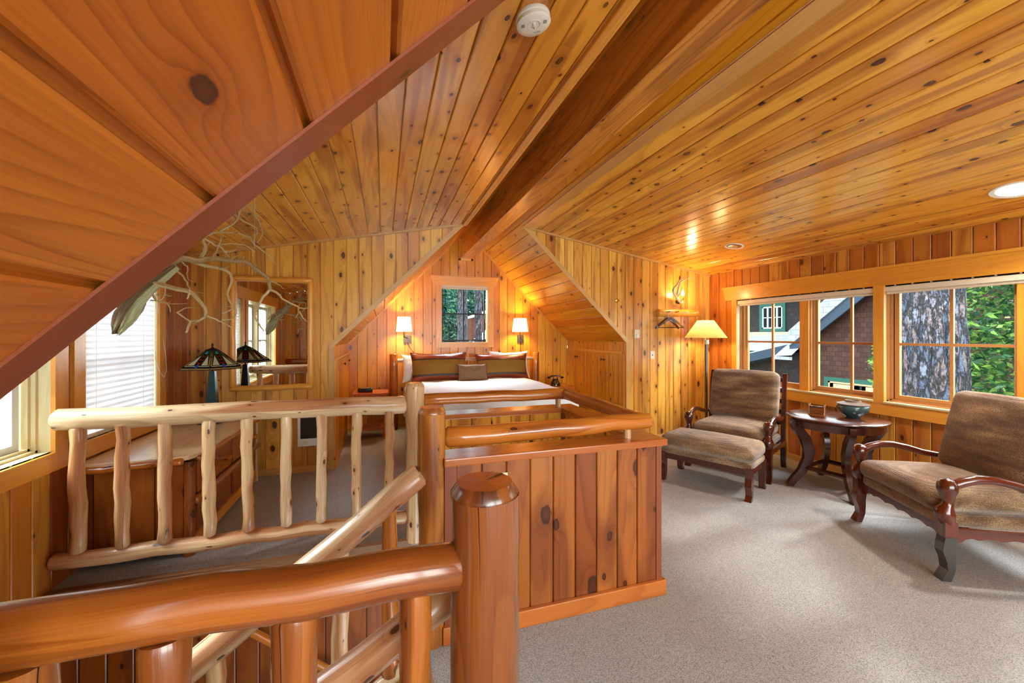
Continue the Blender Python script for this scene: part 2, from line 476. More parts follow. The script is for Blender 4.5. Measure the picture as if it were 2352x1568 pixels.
M['leaf'] = leaf_mat('sunlit_green_leaf', (22, 62, 44), (62, 112, 52), (150, 190, 84))  # random leaf tones, the palest with sun highlights put into the colour
M['leaf_blue'] = leaf_mat('blue_green_needles', (18, 60, 62), (44, 104, 92), (124, 170, 120))
M['leaf_dark'] = leaf_mat('deep_green_needles', (16, 44, 38), (34, 80, 58), (80, 124, 70))
M['mirror'] = plain('mirror_silver', (240, 244, 242), 0.01, metal=1.0)
M['bulb'] = plain('glowing_bulb', (255, 224, 170), 0.3, emit=8.0)
M['downlight'] = plain('downlight_lens', (255, 246, 230), 0.3, emit=14.0)

# ------------------------------------------------------------------ mesh helpers
WM = {}
def thing(name, label, cat, loc=(0, 0, 0), rz=0.0, group=None, kind=None):
    o = bpy.data.objects.new(name, None)
    o.empty_display_size = 0.1
    COL.objects.link(o)
    o.location = loc
    o.rotation_euler = (0, 0, rz)
    if kind:
        o['kind'] = kind
    if label:
        o['label'] = label
    if cat:
        o['category'] = cat
    if group:
        o['group'] = group
    WM[o.name] = Matrix.Translation(Vector(loc)) @ Matrix.Rotation(rz, 4, 'Z')
    return o

class MB:
    def __init__(s):
        s.v = []; s.f = []; s.uv = []; s.r = []; s.mi = []; s.T = Matrix(); s.rv = None; s.m = 0
    def _r(s):
        return random.random() if s.rv is None else s.rv
    def face(s, pts, uvs=None, r=None):
        i0 = len(s.v)
        s.v += [s.T @ Vector(p) for p in pts]
        s.f.append(list(range(i0, i0 + len(pts))))
        s.uv.append(uvs or [(p[0], p[1]) for p in pts])
        s.r.append(s._r() if r is None else r)
        s.mi.append(s.m)
    def grid(s, P, UV=None, r=None, closeu=False, closev=False):
        """P[i][j] points; shared vertices"""
        r = s._r() if r is None else r
        n, m = len(P), len(P[0])
        i0 = len(s.v)
        for row in P:
            for p in row:
                s.v.append(s.T @ Vector(p))
        for i in range(n if closeu else n - 1):
            for j in range(m if closev else m - 1):
                a, b = (i + 1) % n, (j + 1) % m
                s.f.append([i0 + i * m + j, i0 + a * m + j, i0 + a * m + b, i0 + i * m + b])
                if UV:
                    f = UV
                    s.uv.append([f(i, j), f(i + 1, j), f(i + 1, j + 1), f(i, j + 1)])
                else:
                    s.uv.append([(i / n, j / m)] * 4)
                s.r.append(r)
                s.mi.append(s.m)
        return i0
    def box(s, lo, hi, r=None):
        x0, y0, z0 = lo; x1, y1, z1 = hi
        r = s._r() if r is None else r
        d = (x1 - x0, y1 - y0, z1 - z0)
        ax = max(range(3), key=lambda k: abs(d[k]))
        P = [(x, y, z) for z in (z0, z1) for y in (y0, y1) for x in (x0, x1)]
        for q in ((0, 2, 3, 1), (4, 5, 7, 6), (0, 1, 5, 4), (2, 6, 7, 3), (0, 4, 6, 2), (1, 3, 7, 5)):
            pts = [P[k] for k in q]
            n = [max(p[k] for p in pts) - min(p[k] for p in pts) for k in range(3)]
            const = min(range(3), key=lambda k: n[k])
            axes = [k for k in range(3) if k != const]
            if ax in axes:
                a, b = ax, [k for k in axes if k != ax][0]
            else:
                a, b = axes
            s.face(pts, [(p[a], p[b] + 0.3 * const) for p in pts], r)
    def prism(s, poly, y0, y1, r=None, plane='xz', ulong=None):
        """extrude polygon in xz (along y), xy (along z) or yz (along x)"""
        r = s._r() if r is None else r
        def P(a, b, t):
            return {'xz': (a, t, b), 'xy': (a, b, t), 'yz': (t, a, b)}[plane]
        w = max(p[0] for p in poly) - min(p[0] for p in poly)
        h = max(p[1] for p in poly) - min(p[1] for p in poly)
        sw = (h > w) if ulong is None else (ulong == 1)
        U = (lambda p: (p[1], p[0])) if sw else (lambda p: (p[0], p[1]))
        s.face([P(a, b, y0) for a, b in poly], [U(p) for p in poly], r)
        s.face([P(a, b, y1) for a, b in reversed(poly)], [U(p) for p in reversed(poly)], r)
        n = len(poly)
        for i in range(n):
            a, b = poly[i], poly[(i + 1) % n]
            ua, ub = U(a)[0], U(b)[0]
            s.face([P(a[0], a[1], y0), P(a[0], a[1], y1), P(b[0], b[1], y1), P(b[0], b[1], y0)], [(ua, y0), (ua, y1), (ub, y1), (ub, y0)], r)
    def tube(s, pts, rad, seg=16, cap=True, r=None, wob=0.0, uv0=0.0, flat=None, bev=0.0):
        pts = [Vector(p) for p in pts]
        n = len(pts)
        if not hasattr(rad, '__len__'):
            rad = [rad] * n
        rad = list(rad)
        if bev > 0:
            d0 = (pts[1] - pts[0]).normalized(); d1 = (pts[-1] - pts[-2]).normalized()
            pts = [pts[0], pts[0] + d0 * bev] + pts[1:-1] + [pts[-1] - d1 * bev, pts[-1]]
            rad = [max(rad[0] - bev, rad[0] * 0.3), rad[0]] + rad[1:-1] + [rad[-1], max(rad[-1] - bev, rad[-1] * 0.3)]
            n += 2
        r = s._r() if r is None else r
        t = (pts[1] - pts[0]).normalized()
        up = Vector((0, 0, 1)) if abs(t.z) < 0.9 else Vector((0, 1, 0))
        x = t.cross(up).normalized()
        P = []; lens = [0.0]
        for i in range(n):
            t = (pts[min(i + 1, n - 1)] - pts[max(i - 1, 0)]).normalized()
            x = (x - t * x.dot(t)).normalized()
            y = t.cross(x).normalized()
            if i: lens.append(lens[-1] + (pts[i] - pts[i - 1]).length)
            row = []
            for k in range(seg):
                a = 2 * PI * k / seg
                rr = rad[i]
                if wob:
                    rr *= 1 + wob * (noise.noise(Vector((math.cos(a) * 1.2 + r * 50, math.sin(a) * 1.2, lens[i] * 2.2))) + 0.5 * noise.noise(Vector((r * 31, lens[i] * 4.0, 7.0))))
                e = (flat if flat else 1.0)
                row.append(pts[i] + x * math.cos(a) * rr + y * math.sin(a) * rr * e)
            P.append(row)
        R0 = sum(rad) / n
        s.grid(P, lambda i, j: (uv0 + lens[min(i, n - 1)], 2 * PI * R0 * j / seg), r, closev=True)
        if cap:
            for row, rev in ((P[0], False), (P[-1], True)):
                q = row if rev else list(reversed(row))
                s.face(q, [((p - row[0]).length * 0.6, (p - row[seg // 4]).length) for p in q], r)
        return P
    def lathe(s, prof, c=(0, 0, 0), seg=28, r=None, axis='z', cap=True):
        """prof: (radius, z)"""
        r = s._r() if r is None else r
        P = []
        for rr, z in prof:
            row = []
            for k in range(seg):
                a = 2 * PI * k / seg
                p = (rr * math.cos(a), rr * math.sin(a), z)
                if axis == 'x': p = (p[2], p[0], p[1])
                if axis == 'y': p = (p[0], -p[2], p[1])
                row.append((c[0] + p[0], c[1] + p[1], c[2] + p[2]))
            P.append(row)
        s.grid(P, lambda i, j: (prof[min(i, len(prof) - 1)][1], 0.1 * j), r, closev=True)
        if cap and prof[0][0] > 1e-5: s.face(list(reversed(P[0])), None, r)
        if cap and prof[-1][0] > 1e-5: s.face(P[-1], None, r)
    def rbox(s, c, size, rad=0.03, n=10, bulge=(0, 0, 0), r=None, fn=None):
        """rounded, softly puffed cushion"""
        r = s._r() if r is None else r
        hx, hy, hz = (k / 2 for k in size)
        def mp(d):
            p = Vector((d[0] * hx, d[1] * hy, d[2] * hz))
            inner = Vector((max(-hx + rad, min(hx - rad, p.x)), max(-hy + rad, min(hy - rad, p.y)), max(-hz + rad, min(hz - rad, p.z))))
            e = p - inner
            if e.length > 1e-9: p = inner + e.normalized() * rad
            u, v, w = d
            p.x += bulge[0] * (1 - v * v) * (1 - w * w) * (1 if u > 0 else -1) * abs(u)
            p.y += bulge[1] * (1 - u * u) * (1 - w * w) * (1 if v > 0 else -1) * abs(v)
            p.z += bulge[2] * (1 - u * u) * (1 - v * v) * (1 if w > 0 else -1) * abs(w)
            if fn: p = fn(p)
            return (p.x + c[0], p.y + c[1], p.z + c[2])
        def tt(i):
            t = -1 + 2 * i / n
            return math.copysign(1 - (1 - abs(t)) ** 1.6, t) if t else 0.0
        T = [tt(i) for i in range(n + 1)]
        for ax in range(3):
            for sg in (-1, 1):
                P = []
                for a in T:
                    row = []
                    for b in T:
                        d = [0, 0, 0]; d[ax] = sg; d[(ax + 1) % 3] = a; d[(ax + 2) % 3] = b
                        row.append(mp(d))
                    P.append(row)
                if sg > 0: P = [list(x) for x in P]
                else: P = P[::-1]
                s.grid(P, lambda i, j: (i * 0.05, j * 0.05), r)
    def build(s, name, mat, parent=None, smooth=False, label=None, cat=None, group=None, kind=None, local=False, bevel=0.0):
        me = bpy.data.meshes.new(name)
        mats = mat if isinstance(mat, (list, tuple)) else [mat]
        vs = s.v
        org = Vector((0, 0, 0))
        if parent is not None:
            if not local:
                inv = WM[parent.name].inverted()
                vs = [inv @ p for p in vs]
        elif not local:
            lo = Vector((min(p.x for p in vs), min(p.y for p in vs), min(p.z for p in vs)))
            hi = Vector((max(p.x for p in vs), max(p.y for p in vs), max(p.z for p in vs)))
            org = Vector(((lo.x + hi.x) / 2, (lo.y + hi.y) / 2, lo.z))
            vs = [p - org for p in vs]
        me.from_pydata([tuple(p) for p in vs], [], s.f)
        ul = me.uv_layers.new(name='UVMap')
        flat = []
        for u in s.uv:
            for a in u: flat += [a[0], a[1]]
        ul.data.foreach_set('uv', flat)
        at = me.attributes.new('rnd', 'FLOAT', 'FACE')
        at.data.foreach_set('value', s.r)
        for mt in mats: me.materials.append(mt)
        me.polygons.foreach_set('material_index', s.mi)
        me.validate()
        if smooth or bevel > 0:
            bm = bmesh.new(); bm.from_mesh(me)
            bmesh.ops.remove_doubles(bm, verts=bm.verts, dist=1e-5)
            if bevel > 0:
                es = [e for e in bm.edges if len(e.link_faces) == 2 and e.calc_face_angle(0) > 0.6]
                bmesh.ops.bevel(bm, geom=es, offset=bevel, segments=2, affect='EDGES', profile=0.6)
            bmesh.ops.recalc_face_normals(bm, faces=bm.faces)
            bm.to_mesh(me); bm.free()
        if smooth:
            me.polygons.foreach_set('use_smooth', [True] * len(me.polygons))
            try:
                me.set_sharp_from_angle(angle=math.radians(50))
            except Exception:
                pass
        o = bpy.data.objects.new(name, me)
        COL.objects.link(o)
        o.location = org
        if parent is not None:
            o.parent = parent
            o.location = (0, 0, 0)
            WM[o.name] = WM[parent.name]
        else:
            WM[o.name] = Matrix.Translation(org)
        if label: o['label'] = label
        if cat: o['category'] = cat
        if group: o['group'] = group
        if kind: o['kind'] = kind
        return o

def clip(poly, a, keep_ge):
    out = []
    n = len(poly)
    for i in range(n):
        p, q = poly[i], poly[(i + 1) % n]
        ip = (p[0] >= a) if keep_ge else (p[0] <= a)
        iq = (q[0] >= a) if keep_ge else (q[0] <= a)
        if ip: out.append(p)
        if ip != iq:
            t = (a - p[0]) / (q[0] - p[0])
            out.append((a, p[1] + t * (q[1] - p[1])))
    return out

def boards(mb, O, A, B, Nn, polys, w=0.134, phase=0.0, gap=0.0028, cham=0.0075, seed=None):
    """tongue-and-groove boards with V grooves; polys in (across, along) metres; Nn is the face side"""
    O, A, B, Nn = Vector(O), Vector(A).normalized(), Vector(B).normalized(), Vector(Nn).normalized()
    flip = A.cross(B).dot(Nn) < 0
    rs = random.Random(seed if seed is not None else 3)
    rn = {}
    for poly in polys:
        amin = min(p[0] for p in poly); amax = max(p[0] for p in poly)
        k0 = math.floor((amin - phase) / w); k1 = math.ceil((amax - phase) / w)
        for k in range(k0, k1):
            if k not in rn: rn[k] = rs.random()
            a0 = phase + k * w; a1 = a0 + w
            prof = [(0, .013), (gap, .013), (gap + .0004, .0035), (cham, 0)]
            seq = [(a0 + t, d) for t, d in prof] + [(a1 - t, d) for t, d in reversed(prof)]
            for (s0, d0), (s1, d1) in zip(seq, seq[1:]):
                if s1 <= amin or s0 >= amax: continue
                c = clip(clip(poly, s0, True), s1, False)
                if len(c) < 3: continue
                c2 = []
                for p in c:
                    if not c2 or (abs(p[0] - c2[-1][0]) + abs(p[1] - c2[-1][1])) > 1e-7: c2.append(p)
                if len(c2) < 3: continue
                pts = []
                for a, b in c2:
                    t = 0 if s1 == s0 else (a - s0) / (s1 - s0)
                    pts.append(O + A * a + B * b - Nn * (d0 + (d1 - d0) * t))
                uv = [(b, a - a0) for a, b in c2]
                if flip: pts.reverse(); uv.reverse()
                mb.face(pts, uv, rn[k])

def wallstruct(name, mat, *args, **kw):
    mb = MB()
    if args and isinstance(args[0], tuple) and len(args) > 1 and not isinstance(args[0][0], (list, dict)):
        boards(mb, *args, **kw)
    return mb.build(name, mat, kind='structure')

def strip(mb, p0, p1, wid, thk, nrm, r=None):
    """a board along p0-p1, width wid centred, thickness thk outwards along nrm"""
    p0, p1, n = Vector(p0), Vector(p1), Vector(nrm).normalized()
    d = (p1 - p0); ln = d.length; d.normalize()
    x = d.cross(n).normalized()
    T = Matrix((( d.x, x.x, n.x, p0.x), (d.y, x.y, n.y, p0.y), (d.z, x.z, n.z, p0.z), (0, 0, 0, 1)))
    old = mb.T
    mb.T = old @ T
    mb.box((0, -wid / 2, 0), (ln, wid / 2, thk), r)
    mb.T = old

# ------------------------------------------------------------------ room geometry numbers
XL, XR = -1.86, 4.70
YF, YB, YR = 4.90, 6.78, -2.6         # far wall, bed-nook wall, rear wall
NL, NR = -0.52, 3.24                   # nook / knee wall planes
def zl(x): return 1.373 + (x - NL) * 1.01      # left 45 degree slope
def zr(x): return 1.39 + (NR - x) * 0.987      # right 45 degree slope
XRIDGE = 1.347; ZRIDGE = 3.259
def zcl(x): return 2.867 + 0.195 * (x - 0.96)  # left shallow ceiling
def zcr(x): return 2.90 - 0.166 * (x - 1.71)   # right shallow ceiling
YD = 0.675                              # where the left dormer starts

# floor: with the stair opening cut out (x XL..0.20 / 0.28..1.43 inside the panels)
mb = MB()
W0, W1 = 0.99, 3.06    # well y range
for lo, hi in (((NL - 1.4, YR), (XR, W0)), ((1.50, W0), (XR, YF)), ((XL, W1), (1.50, YF)), ((0.21, W0), (1.50, 2.02)), ((NL, YF), (NR, YB))):
    mb.box((lo[0], lo[1], -0.03), (hi[0], hi[1], 0))
mb.build('floor', M['carpet'], kind='structure')

# left wall (with two windows) continues below the floor beside the stairs
LW1 = (1.55, 3.08, 0.815, 2.0)     # y0 y1 z0 z1 near window
LW2 = (3.335, 4.25, 0.815, 2.0)
mb = MB()
zt = zcl(XL)
P = []
y0 = W0 - 1.1
def R(a0, b0, a1, b1): return [(a0, b0), (a1, b0), (a1, b1), (a0, b1)]
polys = [R(YD, -1.6, LW1[0], zt), R(LW1[0], -1.6, LW1[1], LW1[2]), R(LW1[0], LW1[3], LW1[1], zt), R(LW1[1], -1.6, LW2[0], zt),
         R(LW2[0], -1.6, LW2[1], LW2[2]), R(LW2[0], LW2[3], LW2[1], zt), R(LW2[1], -1.6, YF, zt)]
boards(mb, (XL, 0, 0), (0, 1, 0), (0, 0, 1), (1, 0, 0), polys, w=0.134, seed=5)
mb.build('wall_left', M['wall_red'], kind='structure')

# far wall, either side of the bed nook
mb = MB()
boards(mb, (0, YF, 0), (1, 0, 0), (0, 0, 1), (0, -1, 0), [[(XL, 0), (NL, 0), (NL, 1.373), (0.96, 2.867), (XL, zcl(XL))]], phase=XL - 0.01, seed=8)
boards(mb, (0, YF, 0), (1, 0, 0), (0, 0, 1), (0, -1, 0), [[(NR, 0), (XR, 0), (XR, zcr(XR)), (1.71, 2.90), (NR, 1.39)]], phase=NR, seed=9)
mb.build('wall_far', M['wall'], kind='structure')

# bed-nook wall with window
BW = (0.932, 1.722, 1.375, 2.335)
mb = MB()
polys = [R(NL, 0, BW[0], 1.373), [(NL, 1.373), (BW[0], 1.373), (BW[0], zl(BW[0]))], R(BW[0], 0, BW[1], BW[2]),
         [(BW[0], BW[3]), (BW[1], BW[3]), (BW[1], zr(BW[1])), (XRIDGE, ZRIDGE), (BW[0], zl(BW[0]))],
         R(BW[1], 0, NR, 1.373), [(BW[1], 1.373), (NR, 1.373), (NR, 1.39), (BW[1], zr(BW[1]))]]
boards(mb, (0, YB, 0), (1, 0, 0), (0, 0, 1), (0, -1, 0), polys, w=0.145, phase=0.05, seed=12)
mb.build('wall_nook', M['nook'], kind='structure')

# knee walls of the nook
mb = MB()
boards(mb, (NL, 0, 0), (0, 1, 0), (0, 0, 1), (1, 0, 0), [R(YF, 0, YB, 1.373)], seed=2)
mb.build('wall_nook_left', M['nook'], kind='structure')
mb = MB()
boards(mb, (NR, 0, 0), (0, 1, 0), (0, 0, 1), (-1, 0, 0), [R(YF, 0, YB, 1.39)], seed=3)
mb.build('wall_nook_right', M['nook'], kind='structure')

# right wall with two window openings
RW1 = (2.735, 4.391, 0.845, 1.975)
RW2 = (0.35, 2.672, 0.845, 1.975)
mb = MB()
zt = zcr(XR)
polys = [R(YR, 0, RW2[0], zt), R(RW2[0], 0, RW2[1], RW2[2]), R(RW2[0], RW2[3], RW2[1], zt), R(RW2[1], 0, RW1[0], zt),
         R(RW1[0], 0, RW1[1], RW1[2]), R(RW1[0], RW1[3], RW1[1], zt), R(RW1[1], 0, YF, zt)]
boards(mb, (XR, 0, 0), (0, 1, 0), (0, 0, 1), (-1, 0, 0), polys, w=0.134, phase=0.03, seed=21)
mb.build('wall_right', M['wall_red'], kind='structure')

# unseen rear wall with two tall glazed openings, added to let fill light in
mb = MB()
zz = 2.45
polys = [R(NL, 0, -0.3, 1.35), R(-0.3, 2.35, 3.5, 2.45), R(3.5, 0, XR, zcr(XR)), R(1.5, 0, 1.7, 2.35), [(-0.3, 2.45), (3.5, 2.45), (3.5, zcr(3.5)), (1.71, 2.9), (XRIDGE, ZRIDGE), (0.55, 2.45)]]
boards(mb, (0, YR, 0), (1, 0, 0), (0, 0, 1), (0, 1, 0), polys, seed=31)
mb.build('wall_rear', M['wall'], kind='structure')
for n_, (xa, xb) in enumerate(((-0.3, 1.5), (1.7, 3.5))):
    w_ = MB()
    for lo, hi in (((xa, 0), (xa + .09, 2.35)), ((xb - .09, 0), (xb, 2.35)), ((xa, 0), (xb, .14)), ((xa, 2.26), (xb, 2.35)), (((xa + xb) / 2 - .04, 0), ((xa + xb) / 2 + .04, 2.35))):
        w_.box((lo[0], YR - .05, lo[1]), (hi[0], YR, hi[1]))
    d_ = w_.build('door_%d' % (n_ + 1), M['trim'], kind='structure')  # invented glazed door, added for the rear fill light
    g_ = MB(); g_.box((xa + .05, YR - .03, .1), (xb - .05, YR - .025, 2.3))
    g_.build('door_glass', M['glasspane'], d_)

# ceilings
mb = MB()
sl = 1 / math.sqrt(1 + 0.195 ** 2)
A = Vector((-1, 0, -0.195)); nA = Vector((0.195, 0, -1))
boards(mb, (0.96, 0, 2.867), A, (0, 1, 0), nA, [R(0, YD, (0.96 - XL) / sl + .05, YF + .05)], w=0.137, phase=0.05, seed=41)
mb.build('ceiling_left', M['ceil'], kind='structure')
mb = MB()
sr = 1 / math.sqrt(1 + 0.166 ** 2)
A = Vector((1, 0, -0.166)); nA = Vector((-0.166, 0, -1))
boards(mb, (1.71, 0, 2.90), A, (0, 1, 0), nA, [R(0, YR, (XR - 1.71) / sr + .05, YF + .05)], w=0.137, phase=0.1, seed=42)
mb.build('ceiling_right', M['ceil'], kind='structure')
# 45 degree slopes: vault strips along the ridge and the nook ceiling
k1 = math.sqrt(1 + 1.01 ** 2); k2 = math.sqrt(1 + 0.987 ** 2)
mb = MB()
A = Vector((1, 0, 1.01)); nA = Vector((1.01, 0, -1))
boards(mb, (NL, 0, 1.373), A, (0, 1, 0), nA, [R(-.05, YF, (XRIDGE - NL) * k1 + .02, YB + .05), R((0.96 - NL) * k1, YD + .018, (XRIDGE - NL) * k1, YF)], w=0.167, phase=0.095, seed=51)
mb.build('ceiling_nook_left', M['nook'], kind='structure')
mb = MB()
boards(mb, (NL, 0, 1.373), A, (0, 1, 0), nA, [R(0, YR, (XRIDGE - NL) * k1, YD + .018)], w=0.167, phase=0.095, gap=.006, cham=.011, seed=57)
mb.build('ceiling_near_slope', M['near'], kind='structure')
mb = MB()
A = Vector((-1, 0, 0.987)); nA = Vector((-0.987, 0, -1))
boards(mb, (NR, 0, 1.39), A, (0, 1, 0), nA, [R(-.05, YF, (NR - XRIDGE) * k2 + .02, YB + .05), R((NR - 1.71) * k2, YR, (NR - XRIDGE) * k2, YF)], w=0.167, phase=0.02, seed=52)
mb.build('ceiling_nook_right', M['nook'], kind='structure')
# dormer end wall (faces away from the camera, seen in the mirror)
mb = MB()
boards(mb, (0, YD + .012, 0), (1, 0, 0), (0, 0, 1), (0, 1, 0), [[(XL, -1.6), (NL, -1.6), (NL, 1.373 + .0), (0.96, 2.867), (XL, zcl(XL))]], seed=61)
mb.build('wall_dormer_end', M['wall'], kind='structure')
mb = MB()
boards(mb, (NL, 0, 0), (0, 1, 0), (0, 0, 1), (1, 0, 0), [R(YR, 0, YD - .055, 1.373)], seed=62)
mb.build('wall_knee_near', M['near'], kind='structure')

# trim board under the edge of the near slope
mb = MB()
x0, x1 = NL - 0.05, 0.985
d = Vector((1, 0, 1.01)).normalized(); nn = Vector((1.01, 0, -1)).normalized()
for (o0, o1, ya, yb) in ((-.03, .0, YD - .045, YD + .02),):
    a = Vector((x0, 0, zl(x0))); b = Vector((x1, 0, zl(x1)))
    poly = [a + nn * .005, b + nn * .005, b + nn * .0003, a + nn * .0003]
    mb.prism([(p.x, p.z) for p in poly], ya, yb)
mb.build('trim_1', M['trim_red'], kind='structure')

# ridge beam with side boards
mb = MB()
mb.box((1.25, YR, 2.795), (1.432, YB - .004, 3.19))
mb.build('trim_2', M['beam'], kind='structure', bevel=0.006)
mb = MB()   # little moulding round the beam end on the nook wall
for lo, hi in (((1.222, 2.765), (1.25, 3.13)), ((1.222, 2.765), (1.46, 2.795)), ((1.432, 2.765), (1.46, 3.0))):
    mb.box((lo[0], YB - .022, lo[1]), (hi[0], YB - .001, hi[1]))
mb.build('trim_3', M['trim'], kind='structure')
# boards at the inner edges of the two shallow ceilings
mb = MB()
mb.box((0.925, YD, 2.838), (0.965, YF, 2.875))
mb.box((0.958, YD, 2.84), (0.985, YF, 2.90))
mb.build('trim_4', M['trim'], kind='structure', bevel=0.008)
mb = MB()
strip(mb, (1.755, YR, 2.888), (1.755, YF, 2.888), .10, .012, (-.166, 0, -1))
mb.build('trim_5', M['trim_pale'], kind='structure')

# rakes, cove mouldings
def molding(name, mat, segs):
    m_ = MB()
    for p0, p1, w_, t_, n_ in segs: strip(m_, p0, p1, w_, t_, n_)
    return m_.build(name, mat, kind='structure')
y = YF - .0
molding('trim_6', M['trim_pale'], [((NL - .028, y, 0), (NL - .028, y, 1.373), .056, .018, (0, -1, 0)),
        ((NL - .04, y, 1.373 - .0), (0.955, y, 2.89), .055, .019, (0, -1, 0)),
        ((NR + .028, y, 0), (NR + .028, y, 1.39), .056, .018, (0, -1, 0)),
        ((NR + .04, y, 1.39), (1.73, y, 2.905), .055, .019, (0, -1, 0))])
molding('trim_7', M['trim_pale'], [((XL, y - .001, zcl(XL) - .012), (0.93, y - .001, zcl(.93) - .012), .024, .022, (0, -1, 0)),
        ((1.74, y - .001, zcr(1.74) - .012), (XR, y - .001, zcr(XR) - .012), .024, .022, (0, -1, 0))])
molding('trim_8', M['trim'], [((NL, YB - .001, 1.373 - .012), (1.235, YB - .001, zl(1.235) - .012), .022, .02, (0, -1, 0)),
        ((NR, YB - .001, 1.39 - .012), (1.445, YB - .001, zr(1.445) - .012), .022, .02, (0, -1, 0))])
# corner posts / baseboards
molding('baseboard_far', M['trim_pale'], [((XL, y, .035), (NL, y, .035), .07, .014, (0, -1, 0)), ((NR, y, .035), (XR, y, .035), .07, .014, (0, -1, 0))])
molding('baseboard_right', M['trim_pale'], [((XR, YR, .035), (XR, YF, .035), .07, .014, (-1, 0, 0))])
molding('baseboard_nook', M['trim'], [((NL, YB, .045), (NR, YB, .045), .09, .014, (0, -1, 0)), ((NL, YF + .02, .045), (NL, YB, .045), .09, .012, (1, 0, 0)), ((NR, YF + .02, .045), (NR, YB, .045), .09, .012, (-1, 0, 0))])

# ------------------------------------------------------------------ windows
def sash(parent, plane, y0, y1, z0, z1, x, mat, fr=.045, mun=.024, nx=2, nz=2, name='sash', dep=.035):
    """casement sash in plane x=const (plane 'x') or y=const (plane 'y')"""
    m_ = MB()
    def bx(a0, b0, a1, b1, d0=0.0, d1=dep):
        if plane == 'x': m_.box((x + d0, a0, b0), (x + d1, a1, b1))
        else: m_.box((a0, x + d0, b0), (a1, x + d1, b1))
    bx(y0, z0, y0 + fr, z1); bx(y1 - fr, z0, y1, z1); bx(y0 + fr, z0, y1 - fr, z0 + fr); bx(y0 + fr, z1 - fr, y1 - fr, z1)
    for i in range(1, nx):
        c = y0 + fr + (y1 - y0 - 2 * fr) * i / nx
        bx(c - mun / 2, z0 + fr, c + mun / 2, z1 - fr, .006, dep - .006)
    for i in range(1, nz):
        c = z0 + fr + (z1 - z0 - 2 * fr) * i / nz
        bx(y0 + fr, c - mun / 2, y1 - fr, c + mun / 2, .005, dep - .007)
    s_ = m_.build(name, mat, parent)
    g_ = MB()
    a0, a1, b0, b1 = y0 + fr - .005, y1 - fr + .005, z0 + fr - .005, z1 - fr + .005
    if plane == 'x': g_.face([(x + dep / 2, a0, b0), (x + dep / 2, a1, b0), (x + dep / 2, a1, b1), (x + dep / 2, a0, b1)])
    else: g_.face([(a0, x + dep / 2, b0), (a1, x + dep / 2, b0), (a1, x + dep / 2, b1), (a0, x + dep / 2, b1)])
    g_.build('pane', M['glasspane'], s_)
    return s_

def jambs(parent, plane, y0, y1, z0, z1, x, depth, mat, name='jamb'):
    m_ = MB()
    t = .02
    d = depth
    lo, hi = (x, x + d) if d > 0 else (x + d, x)
    def bx(a0, b0, a1, b1):
        if plane == 'x': m_.box((lo, a0, b0), (hi, a1, b1))
        else: m_.box((a0, lo, b0), (a1, hi, b1))
    bx(y0 - t, z0 - t, y0, z1 + t); bx(y1, z0 - t, y1 + t, z1 + t); bx(y0, z0 - t, y1, z0); bx(y0, z1, y1, z1 + t)
    return m_.build(name, mat, parent)

# right wall windows ------------------------------------------------
DR = .15
w1 = thing('window_1', None, None, (XR, 3.5, .8), kind='structure')
w2 = thing('window_2', None, None, (XR, 1.5, .8), kind='structure')
jambs(w1, 'x', *RW1, XR, DR, M['sash_pale'])
jambs(w2, 'x', *RW2, XR, DR, M['sash_pale'])
def stop_(parent, y0, y1, z0, z1, x):
    m_ = MB()
    for k, dx in enumerate((0.045, 0.075)):
        f = .012 + .012 * k
        for a0, b0, a1, b1 in ((y0, z0, y0 + f, z1), (y1 - f, z0, y1, z1), (y0, z0, y1, z0 + f)):
            m_.box((x + dx, a0, b0), (x + dx + .03, a1, b1))
    m_.build('stop_strip', M['sash'], parent)
mY = 3.475
m_ = MB(); m_.box((XR + .02, mY - .052, RW1[2]), (XR + DR, mY + .052, RW1[3])); m_.build('mullion_post', M['trim'], w1)
stop_(w1, mY + .052, RW1[1], RW1[2], RW1[3], XR); stop_(w1, RW1[0], mY - .052, RW1[2], RW1[3], XR)
sash(w1, 'x', mY + .06, RW1[1] - .03, RW1[2] + .02, RW1[3] - .02, XR + .10, M['sash'])
sash(w1, 'x', RW1[0] - .10, mY - .06, RW1[2] + .02, RW1[3] - .02, XR + .10, M['sash'])
m_ = MB()
for yy in (1.75, 0.95): m_.box((XR + .02, yy - .05, RW2[2]), (XR + DR, yy + .05, RW2[3]))
m_.build('mullion_post', M['trim'], w2)
stop_(w2, 1.80, RW2[1], RW2[2], RW2[3], XR)
sash(w2, 'x', 1.80, RW2[1] - .03, RW2[2] + .02, RW2[3] - .02, XR + .10, M['sash'])
sash(w2, 'x', 1.0, 1.70, RW2[2] + .02, RW2[3] - .02, XR + .10, M['sash'], nx=1, nz=1)
sash(w2, 'x', .37, .90, RW2[2] + .02, RW2[3] - .02, XR + .10, M['sash'], nx=1, nz=1)
m_ = MB(); m_.box((XR + .06, 1.69, 1.38), (XR + .10, 1.73, 1.47)); m_.box((XR + .03, 1.70, 1.35), (XR + .07, 1.715, 1.40)); m_.build('sash_lock', M['iron'], w2)
